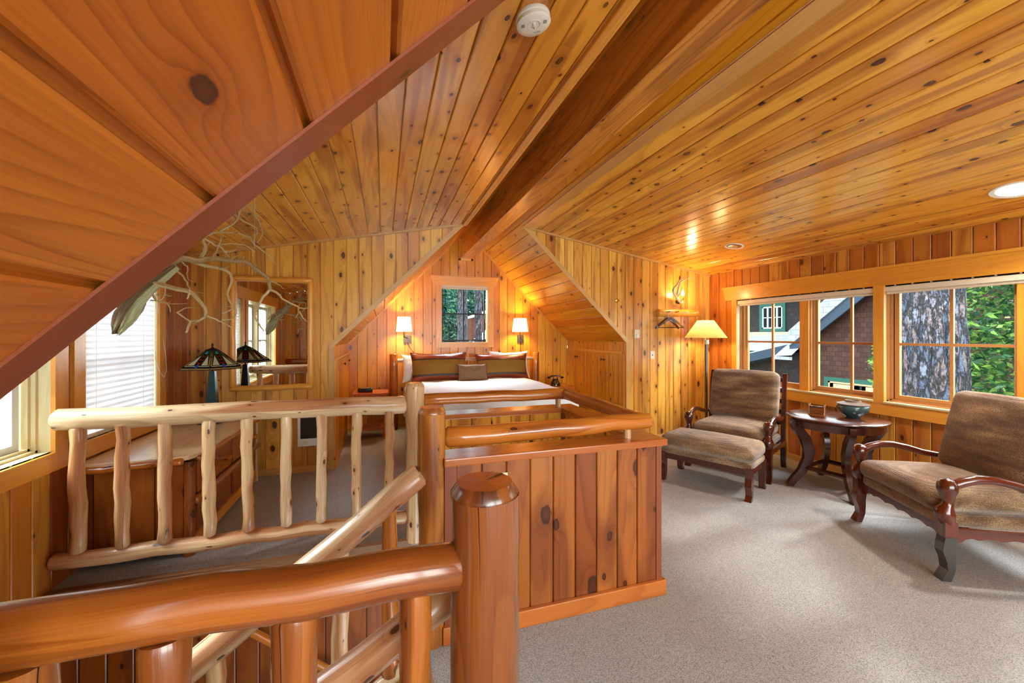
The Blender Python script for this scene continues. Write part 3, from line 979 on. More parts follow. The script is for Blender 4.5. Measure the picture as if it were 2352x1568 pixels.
# casings: header with flared end, sill board, posts
m_ = MB()
xh = XR - .022
hp = [(4.63, 2.165), (YR + .3, 2.165), (YR + .3, 1.985), (4.58, 1.985)]
m_.prism(hp, xh, XR, plane='yz', ulong=0)
m_.box((xh - .012, YR + .3, 2.15), (XR, 4.635, 2.175))
m_.build('trim_9', M['trim'], kind='structure')
m_ = MB()
m_.box((xh, YR + .3, .715), (XR, 4.47, .83))
m_.box((xh - .003, 2.655, .8305), (XR, 2.745, 1.985))
m_.box((xh, 4.391, .83), (XR, 4.47, 1.985))
m_.box((xh + .004, RW2[0] - .09, .83), (XR, RW2[0], 1.985))
m_.build('trim_10', M['trim'], kind='structure')
m_ = MB()
m_.box((XR - .03, RW2[0], .83), (XR + .03, RW2[1] - .01, .848)); m_.box((XR - .03, RW1[0] + .012, .83), (XR + .03, RW1[1], .848))
m_.build('trim_11', M['sash_pale'], kind='structure', bevel=.003)
def roller(name, y0, y1, z, lab):
    t_ = thing(name, lab, 'window shade', (XR, (y0 + y1) / 2, z))
    a_ = MB(); a_.box((XR - .01, y0, z), (XR + .05, y1, z + .045)); a_.build('cassette', M['roller'], t_, bevel=.004)
    b_ = MB(); b_.tube([(XR + .02, y0 + .01, z - .012), (XR + .02, y1 - .01, z - .012)], .014, 12); b_.build('hem_bar', M['roller'], t_, smooth=True)
    return t_
roller('roller_shade', RW1[0] + .01, RW1[1] - .01, 1.925, 'rolled-up cream shade above the window pair behind the far armchair')
roller('roller_shade', RW2[0] + .01, RW2[1] - .01, 1.925, 'rolled-up cream shade above the window that shows the big tree trunk')

# left wall windows ------------------------------------------------
w3 = thing('window_3', None, None, (XL, 2.3, .8), kind='structure')
w4 = thing('window_4', None, None, (XL, 3.8, .8), kind='structure')
jambs(w3, 'x', *LW1, XL, -.16, M['sash_pale']); jambs(w4, 'x', *LW2, XL, -.16, M['sash_pale'])
def stopl(parent, y0, y1, z0, z1, x):
    m_ = MB()
    for k, dx in enumerate((0.06, 0.085)):
        f = .014 + .014 * k
        for a0, b0, a1, b1 in ((y0, z0, y0 + f, z1), (y1 - f, z0, y1, z1), (y0, z0, y1, z0 + f)):
            m_.box((x - dx - .03, a0, b0), (x - dx, a1, b1))
    m_.build('stop_strip', M['sash_pale'], parent)
stopl(w3, *LW1, XL)
m_ = MB(); m_.box((XL - .15, 2.30, LW1[2]), (XL - .05, 2.38, LW1[3])); m_.build('mullion_post', M['sash_pale'], w3)
sash(w3, 'x', 2.38, 3.04, LW1[2] + .02, LW1[3] - .02, XL - .15, M['white_paint'])
sash(w3, 'x', 1.58, 2.30, LW1[2] + .02, LW1[3] - .02, XL - .15, M['white_paint'])
sash(w4, 'x', *LW2, XL - .15, M['white_paint'])
m_ = MB()
xi = XL + .022
m_.box((XL, 1.35, 2.0), (xi, 4.42, 2.16)); m_.box((XL, LW1[1] + .0, .70), (xi, 3.185, 2.0)); m_.box((XL, 1.47, .70), (xi, LW1[1], .808)); m_.box((XL, 1.46, .808), (xi, 1.55, 2.0))
m_.build('trim_12', M['trim'], kind='structure')
m_ = MB()
m_.box((XL, 3.235, .70), (xi, LW2[0], 2.0)); m_.box((XL, LW2[0], .70), (xi, 4.35, .808)); m_.box((XL, LW2[1], .808), (xi, 4.35, 2.0))
m_.build('trim_13', M['trim'], kind='structure')
bt = thing('venetian_blind', 'closed white slatted blind in the window left of the stained glass lamp', 'window blind', (XL - .03, 3.79, .83))
m_ = MB()
nsl = 27
for i in range(nsl):
    z = .835 + i * (1.13 / nsl)
    xa = XL - .035
    m_.face([(xa + .014, LW2[0] + .006, z), (xa + .014, LW2[1] - .006, z), (xa + .019, LW2[1] - .006, z + .024), (xa + .019, LW2[0] + .006, z + .024)])
    m_.face([(xa + .019, LW2[0] + .006, z + .024), (xa + .019, LW2[1] - .006, z + .024), (xa + .010, LW2[1] - .006, z + .0485), (xa + .010, LW2[0] + .006, z + .0485)])
m_.build('slats', M['blind'], bt)
m_ = MB(); m_.box((XL - .06, LW2[0] + .004, 1.955), (XL - .005, LW2[1] - .004, 1.995)); m_.build('headrail', M['white'], bt)
m_ = MB(); m_.box((XL - .05, LW2[0] + .004, .817), (XL - .012, LW2[1] - .004, .836)); m_.build('bottom_rail', M['white'], bt)
for yy in (3.5, 4.07):
    m_ = MB(); m_.tube([(XL - .012, yy, .83), (XL - .012, yy, 1.96)], .0012, 6); m_.build('ladder_cord', M['white'], bt)
m_ = MB()
m_.tube([(XL + .0, 4.22, 1.95), (XL + .004, 4.21, 1.3), (XL + .02, 4.24, 1.19), (XL + .028, 4.30, 1.13), (XL + .028, 4.345, 1.18), (XL + .028, 4.33, 1.32), (XL + .01, 4.25, 1.7), (XL + .0, 4.23, 1.95)], .0022, 6)
m_.build('pull_cord', M['white'], bt)

# nook window ------------------------------------------------
w5 = thing('window_5', None, None, (1.33, YB, 1.4), kind='structure')
jambs(w5, 'y', *BW, YB, .12, M['trim'])
sash(w5, 'y', BW[0] + .004, BW[1] - .03, BW[2] + .02, BW[3] - .01, YB + .07, M['iron'], fr=.022, mun=.022)
m_ = MB()
m_.box((1.40, YB + .01, 1.385), (1.50, YB + .05, 1.405)); m_.tube([(1.44, YB + .03, 1.40), (1.47, YB, 1.43), (1.50, YB - .02, 1.435), (1.53, YB - .02, 1.40)], .006, 8)
m_.build('crank_handle', M['black'], w5)
m_ = MB()
yy = YB - .022
m_.prism([(.74, 2.485), (1.918, 2.485), (1.862, 2.335), (.79, 2.335)], yy - .006, YB, ulong=0)
m_.box((.735, yy - .018, 2.475), (1.922, YB, 2.492))
m_.box((.832, yy, 1.29), (.932, YB, 2.335)); m_.box((1.722, yy, 1.29), (1.826, YB, 2.335)); m_.box((.932, yy, 1.29), (1.722, YB, 1.375))
m_.build('trim_14', M['trim'], kind='structure')
rs = thing('roller_shade', 'small rolled-up cream shade in the window above the bed', 'window shade', (1.33, YB + .03, 2.28))
a_ = MB(); a_.box((BW[0], YB - .004, 2.295), (BW[1], YB + .05, 2.335)); a_.build('cassette', M['roller'], rs)
a_ = MB(); a_.tube([(BW[0] + .005, YB + .012, 2.283), (BW[1] - .005, YB + .012, 2.283)], .011, 10); a_.build('hem_bar', M['roller'], rs)
a_ = MB(); a_.tube([(1.70, YB - .005, 2.3), (1.665, YB - .03, 1.80), (1.68, YB - .04, 1.70), (1.72, YB - .04, 1.67), (1.76, YB - .03, 1.72), (1.765, YB - .03, 1.83), (1.71, YB - .005, 2.3)], .003, 6); a_.build('pull_cord', M['white'], rs)

# ------------------------------------------------------------------ stairwell
ZL = -2.6
mb = MB()
boards(mb, (0, W1, 0), (1, 0, 0), (0, 0, 1), (0, -1, 0), [R(XL, ZL, 1.43, -.03)], w=.134, phase=.02, seed=71)
mb.build('wall_well_far', M['half'], kind='structure')
mb = MB()
boards(mb, (XL, 0, 0), (0, 1, 0), (0, 0, 1), (1, 0, 0), [R(W0 - .02, ZL, W1, -1.6)], w=.134, seed=5)
mb.build('wall_well_left', M['wall_red'], kind='structure')
mb = MB()
boards(mb, (0, W0, 0), (1, 0, 0), (0, 0, 1), (0, 1, 0), [R(XL, ZL, .21, -.03)], w=.134, seed=73)
mb.build('wall_well_near', M['half'], kind='structure')
mb = MB()
boards(mb, (1.43, 0, 0), (0, 1, 0), (0, 0, 1), (-1, 0, 0), [R(2.09, ZL, W1, -.03)], w=.134, seed=74)
mb.build('wall_well_right', M['half'], kind='structure')
mb = MB(); mb.box((XL, W0, ZL - .05), (1.5, W1, ZL))
mb.build('floor_lower', M['carpet'], kind='structure')
mb = MB()
mb.box((XL, W1 - .035, -.045), (.20, W1 + .01, .008))
mb.box((XL, 2.86, -.045), (XL + .05, W1 - .035, .008))
mb.build('trim_15', M['nosing'], kind='structure', bevel=.004)

st = thing('staircase', 'carpeted stair descending from the landing behind the front log railing', 'stairs', (0.2, 1.5, -1.0))
m_ = MB()
for i in range(5):
    x1 = .20 - .25 * i; z = -.19 * (i + 1)
    m_.rv = .5
    m_.box((x1 - .28, W0 + .01, z - .19), (x1, 2.04, z))
m_.box((XL + .01, W0 + .01, -1.15), (-1.04, 3.04, -1.0))
for i in range(7):
    x0 = -1.04 + .25 * i; z = -1.0 - .19 * (i + 1)
    m_.box((x0, 2.12, z - .19), (x0 + .28, 3.04, z))
m_.build('steps', M['carpet'], st, bevel=.012)
m_ = MB()
m_.prism([(.20, -.05), (.20, -.36), (-1.04, -1.3), (-1.04, -1.0)], 2.04, 2.07)
m_.build('stringer', M['trim'], st)

# ------------------------------------------------------------------ panelled half wall around the upper part of the stair
hw = thing('half_wall', 'waist-high panelled half wall of reddish knotty boards beside the stair', 'half wall', (.9, 2.5, 0))
m_ = MB()
X0, X1, Y0_, Y1_ = .285, 1.535, 1.97, 3.18
boards(m_, (0, Y0_, 0), (1, 0, 0), (0, 0, 1), (0, -1, 0), [R(.30, .01, 1.53, .87)], w=.130, phase=.34, seed=81)
m_.build('front_panel', M['half'], hw)
m_ = MB()
boards(m_, (X1, 0, 0), (0, 1, 0), (0, 0, 1), (1, 0, 0), [R(Y0_, .01, Y1_, .87)], w=.13, phase=1.97, seed=82)
m_.build('side_panel', M['half'], hw)
m_ = MB()
boards(m_, (0, Y1_, 0), (1, 0, 0), (0, 0, 1), (0, 1, 0), [R(X0, .085, X1, .865)], w=.13, seed=83)
m_.build('back_panel', M['half'], hw)
m_ = MB()
boards(m_, (0, W1, 0), (1, 0, 0), (0, 0, 1), (0, -1, 0), [R(.25, -.03, 1.43, .865)], w=.160, phase=.33, seed=84)
boards(m_, (1.43, 0, 0), (0, 1, 0), (0, 0, 1), (-1, 0, 0), [R(2.09, -.03, W1, .865)], w=.160, seed=85)
boards(m_, (0, 2.09, 0), (1, 0, 0), (0, 0, 1), (0, 1, 0), [R(X0, -.03, 1.43, .865)], w=.160, seed=86)
m_.build('inner_panel', M['ceil'], hw)
m_ = MB()
m_.box((X0, Y0_ - .006, .0), (.325, Y0_ + .12, .865)); m_.box((.325, Y0_ - .003, .08), (.343, Y0_ + .01, .865))
m_.box((1.505, Y0_ - .004, .08), (1.54, Y0_ + .02, .865))
m_.box((X0 - .02, W1 - .002, -.03), (X0 + .02, W1 + .12, .865))
m_.box((1.405, W1 - .022, -.03), (1.43, W1, .85))
m_.build('corner_board', M['trim_red'], hw)
m_ = MB()
for lo, hi in (((X0 - .01, Y0_ - .024, 0), (X1 + .024, Y0_, .088)), ((X1, Y0_ - .02, 0), (X1 + .024, Y1_ + .02, .088)), ((X0, Y1_, 0), (X1, Y1_ + .02, .088))):
    m_.box(lo, hi)
m_.build('baseboard', M['cap'], hw, bevel=.006)
m_ = MB()
m_.box((X0 - .005, Y0_ - .028, .862), (X1 + .03, Y0_ + .15, .90))
m_.box((1.40, Y0_ + .15, .862), (X1 + .03, Y1_ + .03, .90))
m_.box((X0 - .03, W1 - .03, .862), (1.40, Y1_ + .03, .90))
m_.build('cap_board', M['cap'], hw, bevel=.006)
ol = thing('outlet_plate', 'ivory outlet plate on the half wall, mostly behind the near newel post', 'outlet', (.57, Y0_, .74))
m_ = MB(); m_.box((.535, Y0_ - .007, .685), (.605, Y0_, .80)); m_.build('plate', M['ivory'], ol, bevel=.002)
m_ = MB(); m_.box((.552, Y0_ - .009, .70), (.588, Y0_ - .007, .735)); m_.box((.552, Y0_ - .009, .75), (.588, Y0_ - .007, .785)); m_.build('socket', M['white'], ol)

# ------------------------------------------------------------------ log posts and rails
def logpts(a, b, n=9, w=.006, seed=1):
    rs = random.Random(seed)
    a, b = Vector(a), Vector(b)
    out = []
    for i in range(n + 1):
        p = a.lerp(b, i / n)
        if 0 < i < n: p += Vector((rs.uniform(-w, w), rs.uniform(-w, w), rs.uniform(-w, w)))
        out.append(p)
    return out
def newel(label, x, y, z0, z1, r, mat, seed, nseg=26):
    t_ = thing('newel_post', label, 'post', (x, y, z0), group=None)
    m_ = MB(); m_.rv = random.Random(seed).random()
    m_.tube(logpts((x, y, z0), (x, y, z1 - .03), 10, .003, seed), r, nseg, cap=False, wob=.055)
    m_.tube([(x, y, z1 - .0305), (x, y, z1 - .022), (x, y, z1)], [r, r, r * .80], nseg, cap=False)
    o = m_.build('post', mat, t_, smooth=True)
    m_ = MB(); m_.lathe([(0, z1 + .0005), (r * .81, z1)], (x, y, 0), nseg)
    for k in range(1): pass
    m_.build('sawn_top', M['log_end'], t_)
    m_ = MB()
    a = seed * 1.7
    m_.face([(x, y, z1 + .0015), (x + r * .8 * math.cos(a), y + r * .8 * math.sin(a) - .002, z1 + .0015), (x + r * .8 * math.cos(a + .1), y + r * .8 * math.sin(a + .1) + .002, z1 + .0015)])
    m_.build('check_crack', M['black'], t_)
    return t_
newel('thick golden log newel post in the foreground where the front rail ends', .235, .955, 0, 1.145, .083, M['log_newel'], 4)
newel('log newel post at the left end of the panelled half wall', .228, 2.01, -.25, 1.147, .067, M['log_post'], 2)
newel('pale log newel post farther back, in front of the bed', .225, 3.06, -.01, 1.147, .066, M['log_pale'], 7)

def baluster(t_, x, y, z0, z1, r, mat, seed, top_in=.03):
    m_ = MB(); rs = random.Random(seed)
    m_.rv = rs.random()
    a = (x + rs.uniform(-.008, .008), y, z0); b = (x + rs.uniform(-.006, .006), y, z1)
    m_.tube(logpts(a, b, 8, .005, seed), [r * rs.uniform(.92, 1.1) for _ in range(11)], 14, wob=.10, bev=.012)
    return m_.build('baluster', mat, t_, smooth=True)

fr = thing('log_railing', 'peeled log railing with nine balusters across the far side of the stairwell', 'railing', (-.8, 3.06, 0))
m_ = MB(); m_.tube(logpts((-1.835, 3.06, 1.004), (.165, 3.06, .988), 12, .007, 3), .064, 20, wob=.06, bev=.02)
m_.build('top_rail', M['log_pale'], fr, smooth=True)
m_ = MB(); m_.tube(logpts((-1.845, 3.06, .175), (.165, 3.06, .165), 12, .008, 4), .047, 18, wob=.09, bev=.016)
m_.build('bottom_rail', M['log_pale'], fr, smooth=True)
for i, x in enumerate((-1.717, -1.504, -1.287, -1.063, -.847, -.625, -.402, -.182, .045)):
    baluster(fr, x, 3.06 - .02, .215, .955, .036 if i < 4 else .033, M['log_pale'], 20 + i)

nr = thing('log_railing', 'thick amber log railing crossing the foreground at bottom left', 'railing', (-.8, .955, 0))
m_ = MB(); m_.rv = .02
m_.tube(logpts((-1.80, .955, .985), (.18, .955, .951), 12, .005, 6), .054, 30, wob=.05, bev=.012)
m_.build('top_rail', M['log_red'], nr, smooth=True)
m_ = MB(); m_.tube(logpts((-1.80, .955, .15), (.18, .955, .15), 8, .005, 6), .045, 18, wob=.05)
m_.build('bottom_rail', M['log_red'], nr, smooth=True)
for i, (x, r) in enumerate(((-.835, .04), (-.612, .043), (-.402, .043), (-.173, .041), (.066, .033))):
    baluster(nr, x, .955, .19, .915, r, M['log_red'], 40 + i)

sr_ = thing('stair_handrail', 'pale peeled log handrail running down from the middle newel post', 'handrail', (-.4, 2.0, -.4))
m_ = MB(); m_.tube(logpts((.175, 1.985, .835), (-1.42, 1.985, -.375), 12, .006, 8), .058, 20, wob=.05, bev=.012)
m_.build('top_rail', M['log_pale'], sr_, smooth=True)
m_ = MB(); m_.tube(logpts((.20, 1.985, .00), (-1.42, 1.985, -1.06), 10, .004, 9), .032, 16, wob=.05)
m_.build('bottom_rail', M['log_pale'], sr_, smooth=True)
for i, x in enumerate((.03, -.19, -.43, -.675, -.92, -1.15)):
    zt_ = .835 + (x - .175) * .7586
    baluster(sr_, x, 1.985, zt_ - .83, zt_ - .03, .035, M['log_amber'] if i in (0,) else M['log_pale'], 60 + i)
newel('short pale log post at the foot of the upper stair flight', -1.48, 2.0, -1.0, -.2, .06, M['log_pale'], 12)
sr2 = thing('stair_handrail', 'pale log handrail sloping down from behind the near newel post', 'handrail', (-.4, 1.2, -.4))
m_ = MB(); m_.tube(logpts((.235, 1.175, .765), (-1.5, 1.175, -.19), 12, .004, 14), .046, 20, wob=.04, bev=.01)
m_.build('top_rail', M['log_pale'], sr2, smooth=True)
for x_, z_ in ((.235, .74), (-1.3, -.1)):
    m_ = MB(); m_.tube([(x_, .99, z_), (x_, 1.175, z_)], .02, 12); m_.build('bracket', M['log_red'], sr2, smooth=True)
sr3 = thing('stair_handrail', 'thin amber handrail on the board wall of the lower stair flight', 'handrail', (-.4, 3.0, -.8))
m_ = MB(); m_.tube(logpts((-1.0, 2.985, -.26), (1.1, 2.985, -1.93), 12, .004, 15), .027, 16, wob=.05, bev=.008)
m_.build('top_rail', M['log_amber'], sr3, smooth=True)
for x in (-.66, .2):
    z = -.26 - (x + 1.0) * .795
    m_ = MB(); m_.tube([(x, 3.055, z - .07), (x, 3.0, z - .07), (x, 2.985, z - .02)], .006, 8)
    m_.build('bracket', M['steel'], sr3, smooth=True)

cr = thing('log_guard_rail', 'U-shaped amber log rail on short pegs on top of the half wall', 'railing', (.9, 2.5, .9))
m_ = MB(); m_.rv = .21
m_.tube(logpts((.29, 2.04, .986), (1.50, 2.04, .992), 10, .006, 31), [.052] * 4 + [.050] * 4 + [.045] * 5, 22, wob=.09, bev=.02, flat=None)
m_.build('front_log', M['log_amber'], cr, smooth=True)
m_ = MB(); m_.rv = .43
m_.tube(logpts((1.468, 2.07, .995), (1.462, 3.13, 1.003), 8, .004, 32), [.040] * 3 + [.046] * 6 + [.050] * 2, 20, wob=.05, bev=.012)
m_.build('side_log', M['log_amber'], cr, smooth=True)
m_ = MB(); m_.rv = .77
m_.tube(logpts((.285, 3.11, 1.01), (1.46, 3.11, 1.005), 9, .005, 33), .046, 20, wob=.07, bev=.012)
m_.build('back_log', M['log_amber'], cr, smooth=True)
for x, y in ((1.36, 2.04), (1.40, 3.11), (.42, 3.11)):
    m_ = MB(); m_.tube([(x, y, .899), (x, y, .97)], .022, 14); m_.build('peg', M['log_pale'], cr, smooth=True)

# ------------------------------------------------------------------ bed nook
# cupboards
def door_leaf(parent, plane_x, sgn, y0, y1, z0, z1, knob_y, knob_z):
    m_ = MB()
    t = .014
    boards(m_, (plane_x + sgn * t, 0, 0), (0, 1, 0), (0, 0, 1), (sgn, 0, 0), [R(y0, z0, y1, z1)], w=.115, phase=y0, cham=.005, seed=int(y0 * 100))
    xa, xb = sorted((plane_x + sgn * .001, plane_x + sgn * (t - .0005)))
    for lo, hi in (((y0, z0), (y0 + .002, z1)), ((y1 - .002, z0), (y1, z1)), ((y0, z1 - .002), (y1, z1)), ((y0, z0), (y1, z0 + .002))):
        m_.box((xa, lo[0], lo[1]), (xb, hi[0], hi[1]))
    d_ = m_.build('door', M['nook'], parent)
    k_ = MB()
    k_.lathe([(0.006, 0), (.006, .014), (.017, .018), (.018, .026), (.010, .032), (0, .033)], (plane_x + sgn * t, knob_y, knob_z), 14, axis='x')
    if sgn < 0:
        for i, p in enumerate(k_.v): k_.v[i] = Vector((2 * (plane_x + sgn * t) - p.x, p.y, p.z))
    k_.build('knob', M['black'], d_, smooth=True)
cr_ = thing('knee_wall_cupboard', 'built-in board cupboard with four doors in the low wall right of the bed', 'cupboard', (NR, 5.9, 0))
m_ = MB()
m_.box((NR - .012, YF + .10, 1.225), (NR, YB, 1.262)); m_.box((NR - .010, YF + .03, .095), (NR, 5.02, 1.225)); m_.box((NR - .010, 5.905, .095), (NR, 5.935, 1.225)); m_.box((NR - .012, YF + .03, .09), (NR, YB, .12))
m_.build('face_frame', M['trim'], cr_)
for y0, y1, ky in ((5.025, 5.47, 5.435), (5.478, 5.90, 5.515), (5.94, 6.355, 6.32), (6.363, 6.77, 6.40)):
    door_leaf(cr_, NR, -1, y0, y1, .125, 1.22, ky, 1.125)
cl_ = thing('knee_wall_cupboard', 'built-in board cupboard with two doors in the low wall left of the bed', 'cupboard', (NL, 5.9, 0))
m_ = MB()
m_.box((NL, YF + .03, 1.20), (NL + .012, YB, 1.235)); m_.box((NL, YF + .03, .095), (NL + .010, 5.21, 1.2)); m_.box((NL, YF + .03, .09), (NL + .012, YB, .12))
m_.build('face_frame', M['trim'], cl_)
for y0, y1, ky in ((5.225, 5.98, 5.83), (5.99, 6.74, 6.60)):
    door_leaf(cl_, NL, 1, y0, y1, .125, 1.195, ky, 1.115)

# bed
bed = thing('bed', 'wide log bed with peeled headboard posts under the small window', 'bed', (1.34, 5.6, 0))
m_ = MB()
for x in (.16, 2.56):
    m_ = MB(); m_.tube(logpts((x, 6.64, 0), (x, 6.64, 1.205), 6, .003, 5), .062, 18, wob=.05, bev=.012); m_.build('post', M['log_amber'], bed, smooth=True)
m_ = MB(); m_.tube(logpts((.16, 6.64, 1.095), (2.56, 6.64, 1.10), 6, .004, 6), .032, 14, wob=.05); m_.build('headboard_rail', M['log_pale'], bed, smooth=True)
m_ = MB(); m_.tube(logpts((.16, 6.64, .5), (2.56, 6.64, .5), 6, .004, 6), .04, 14, wob=.05); m_.build('headboard_rail', M['log_amber'], bed, smooth=True)
for i in range(9):
    x = .40 + i * .24
    m_ = MB(); m_.tube(logpts((x, 6.64, .5), (x, 6.64, 1.09), 4, .003, i), .026, 12, wob=.06); m_.build('spindle', M['log_amber'], bed, smooth=True)
BX0, BX1, BY0, BY1 = .335, 2.335, 4.62, 6.60
m_ = MB(); m_.box((BX0 + .03, BY0 + .04, .04), (BX1 - .03, BY1, .33)); m_.build('bed_base', M['sheet'], bed)
m_ = MB(); m_.rbox(((BX0 + BX1) / 2, (BY0 + BY1) / 2, .54), (BX1 - BX0, BY1 - BY0, .42), .07, 10); m_.build('mattress', M['duvet'], bed, smooth=True)
# duvet: one cloth with drop at the sides and soft folds
m_ = MB()
nx, ny = 56, 52
P = []
ZT = .785
for i in range(nx + 1):
    row = []
    for j in range(ny + 1):
        s = -1.38 + 2.76 * i / nx      # across, metres from centre
        t = j / ny * 2.15              # from pillow end to foot
        cx = (BX0 + BX1) / 2
        h = (BX1 - BX0) / 2 + .01
        a = abs(s)
        rr = .12
        def drop(a, h):
            if a <= h - rr: return a, 0
            q = a - (h - rr)
            arc = rr * PI / 2
            if q < arc: return h - rr + rr * math.sin(q / rr), rr * (1 - math.cos(q / rr))
            return h + .03 * (q - arc), rr + (q - arc)
        xx, dz = drop(a, h)
        yl = BY1 - .28 - BY0 + .0
        yy, dy = drop(t, yl + .01) if t > 0 else (0, 0)
        px_ = cx + math.copysign(xx, s); py_ = BY1 - .28 - yy
        dd = max(dz, dy) if min(dz, dy) < .01 else max(dz, dy) + .25 * min(dz, dy)
        z = ZT - dd
        wv = noise.noise(Vector((px_ * 2.2, py_ * 2.0, 0))) * .022 + noise.noise(Vector((px_ * 6, py_ * 3.0, 3))) * .008
        if dd < .03: z += wv + .02 * math.sin(min(1, (h - a) / .4) * PI / 2)
        else:
            f = min(1, dd / .3)
            if dz > dy: px_ += math.copysign(.012 + .028 * f * math.sin(py_ * 13 + 2 * noise.noise(Vector((py_ * 2, 0, 1)))), s)
            else: py_ -= .012 + .028 * f * math.sin(px_ * 12)
        row.append((px_, py_, max(z, .22)))
    P.append(row)
m_.grid(P)
m_.build('duvet', M['duvet'], bed, smooth=True)

def pillow(name, label, c, size, tilt, mats, yaw=0.0, flange=False, band=False, group=None):
    t_ = thing(name, label, 'pillow' if name != 'throw_pillow' else 'cushion', (c[0], c[1], c[2]), yaw, group)
    w, h, d = size
    T = Matrix.Rotation(-tilt, 4, 'X')
    m_ = MB(); m_.T = WM[t_.name] @ T
    n = 26
    for sg in (-1, 1):
        P = []
        for i in range(n + 1):
            row = []
            for j in range(n + 1):
                u = -1 + 2 * i / n; v = -1 + 2 * j / n
                b = (max(0, 1 - abs(u) ** 2.6) ** .55) * (max(0, 1 - abs(v) ** 2.6) ** .55)
                pinch = 1 + .035 * (abs(u * v)) ** 4 - .05 * (1 - abs(v) ** 2) * abs(u) ** 3
                pinv = 1 + .06 * (abs(u * v)) ** 4 - .09 * (1 - u * u) * abs(v) ** 3 + (.05 * noise.noise(Vector((u * 2.5 + c[0] * 3, 0, 5))) if v > 0 else 0)
                wr = noise.noise(Vector((u * 3 + c[0] * 5, v * 3, sg))) * .012
                row.append((u * w / 2 * pinch, sg * (d / 2 * b) + wr * b, h / 2 + v * h / 2 * pinv))
            P.append(row)
        if sg > 0: P = P[::-1]
        if not band:
            m_.grid(P)
        else:
            # bands of different cloth by height
            for (j0, j1, mi) in ((0, 4, 1), (4, 6, 2), (6, 19, 0), (19, 20, 2), (20, n, 1)):
                m_.m = mi
                m_.grid([r_[j0:j1 + 1] for r_ in P])
    m_.build('cover', mats, t_, smooth=True)
    if flange:
        m_ = MB(); m_.T = WM[t_.name] @ T
        pts = []
        for k in range(41):
            a = 2 * PI * k / 40
            cu, cv = math.cos(a), math.sin(a)
            q = max(abs(cu), abs(cv))
            u, v = cu / q, cv / q
            pinch = 1 + .035 * (abs(u * v)) ** 4 - .05 * (1 - abs(v) ** 2) * abs(u) ** 3
            pinv = 1 + .06 * (abs(u * v)) ** 4 - .09 * (1 - u * u) * abs(v) ** 3 + (.05 * noise.noise(Vector((u * 2.5 + c[0] * 3, 0, 5))) if v > 0 else 0)
            pts.append((u * w / 2 * pinch, 0, h / 2 + v * h / 2 * pinv))
        m_.tube(pts, .006, 8, cap=False)
        m_.build('piping', mats[1] if isinstance(mats, list) else mats, t_, smooth=True)
    return t_
zb = .80
pillow('pillow', 'white sleeping pillow at the left, behind the brown shams', (.63, 6.41, zb - .02), (.68, .42, .17), .28, M['duvet'], .05)
pillow('pillow', 'white sleeping pillow whose corner shows behind the right sham', (2.02, 6.43, zb - .01), (.66, .44, .15), .22, M['duvet'], -.04)
sm = [M['olive'], M['leather'], M['leather_dark']]
pillow('pillow', 'large olive sham with rust leather ends, left one on the bed', (.845, 6.30, zb - .02), (.86, .45, .20), .30, sm, .04, True, True)
pillow('pillow', 'large olive sham with rust leather ends, right one on the bed', (1.86, 6.30, zb - .02), (.86, .42, .20), .32, sm, -.04, True, True)
pillow('throw_pillow', 'small taupe pillow with dark piping in front of the two shams', (1.32, 6.08, zb - .015), (.46, .275, .16), .38, [M['taupe'], M['leather_dark']], -.05, True)

# night stands
def night_stand(label, x0, x1, y0, y1, zt):
    t_ = thing('nightstand', label, 'night stand', ((x0 + x1) / 2, (y0 + y1) / 2, 0))
    m_ = MB(); m_.box((x0, y0, zt - .028), (x1, y1, zt)); m_.build('top', M['cherry'], t_, bevel=.004)
    for x in (x0 + .05, x1 - .05):
        for y in (y0 + .05, y1 - .05):
            m_ = MB(); m_.tube(logpts((x, y, 0), (x, y, zt - .028), 4, .002, int(x * 99)), .026, 12, wob=.04); m_.build('leg', M['cherry'], t_, smooth=True)
    m_ = MB()
    m_.box((x0 + .05, y0 + .05, .38), (x1 - .05, y1 - .05, zt - .03)); m_.build('drawer_box', M['cherry'], t_)
    m_ = MB(); m_.box((x0 + .085, y0 + .035, .42), (x1 - .085, y0 + .05, zt - .06)); dr = m_.build('drawer', M['nook'], t_, bevel=.003)
    m_ = MB(); m_.tube([((x0 + x1) / 2 - .06, y0 + .022, .52), ((x0 + x1) / 2 + .06, y0 + .022, .52)], .012, 10); m_.build('pull', M['log_amber'], dr, smooth=True)
    m_ = MB(); m_.box((x0 + .04, y0 + .05, .13), (x1 - .04, y1 - .05, .155)); m_.build('shelf', M['cherry'], t_)
    return t_
night_stand('orange cherry nightstand left of the bed holding the clock radio', -.42, .075, 6.12, 6.55, .66)
night_stand('orange cherry nightstand right of the bed holding the telephone', 2.62, 3.08, 6.15, 6.58, .64)
ck = thing('clock_radio', 'small black clock radio on the left nightstand', 'clock', (-.25, 6.33, .66))
m_ = MB(); m_.rbox((-.25, 6.33, .690), (.21, .13, .06), .02, 6); m_.build('case', M['black'], ck, smooth=True)
m_ = MB(); m_.box((-.33, 6.262, .675), (-.17, 6.266, .70)); m_.build('display', M['darkglass'], ck)
m_ = MB(); m_.box((-.31, 6.28, .7185), (-.19, 6.31, .7225)); m_.build('button_bar', M['steel'], ck)
ph = thing('rotary_telephone', 'black rotary telephone on the right nightstand', 'telephone', (2.80, 6.33, .64), -.15)
def loc(t_): 
    m_ = MB(); m_.T = WM[t_.name]; return m_
m_ = loc(ph); m_.lathe([(.088, 0), (.09, .012), (.075, .05), (.055, .09), (.045, .115), (0, .118)], (0, 0, 0), 20); m_.build('body', M['bakelite'], ph, smooth=True)
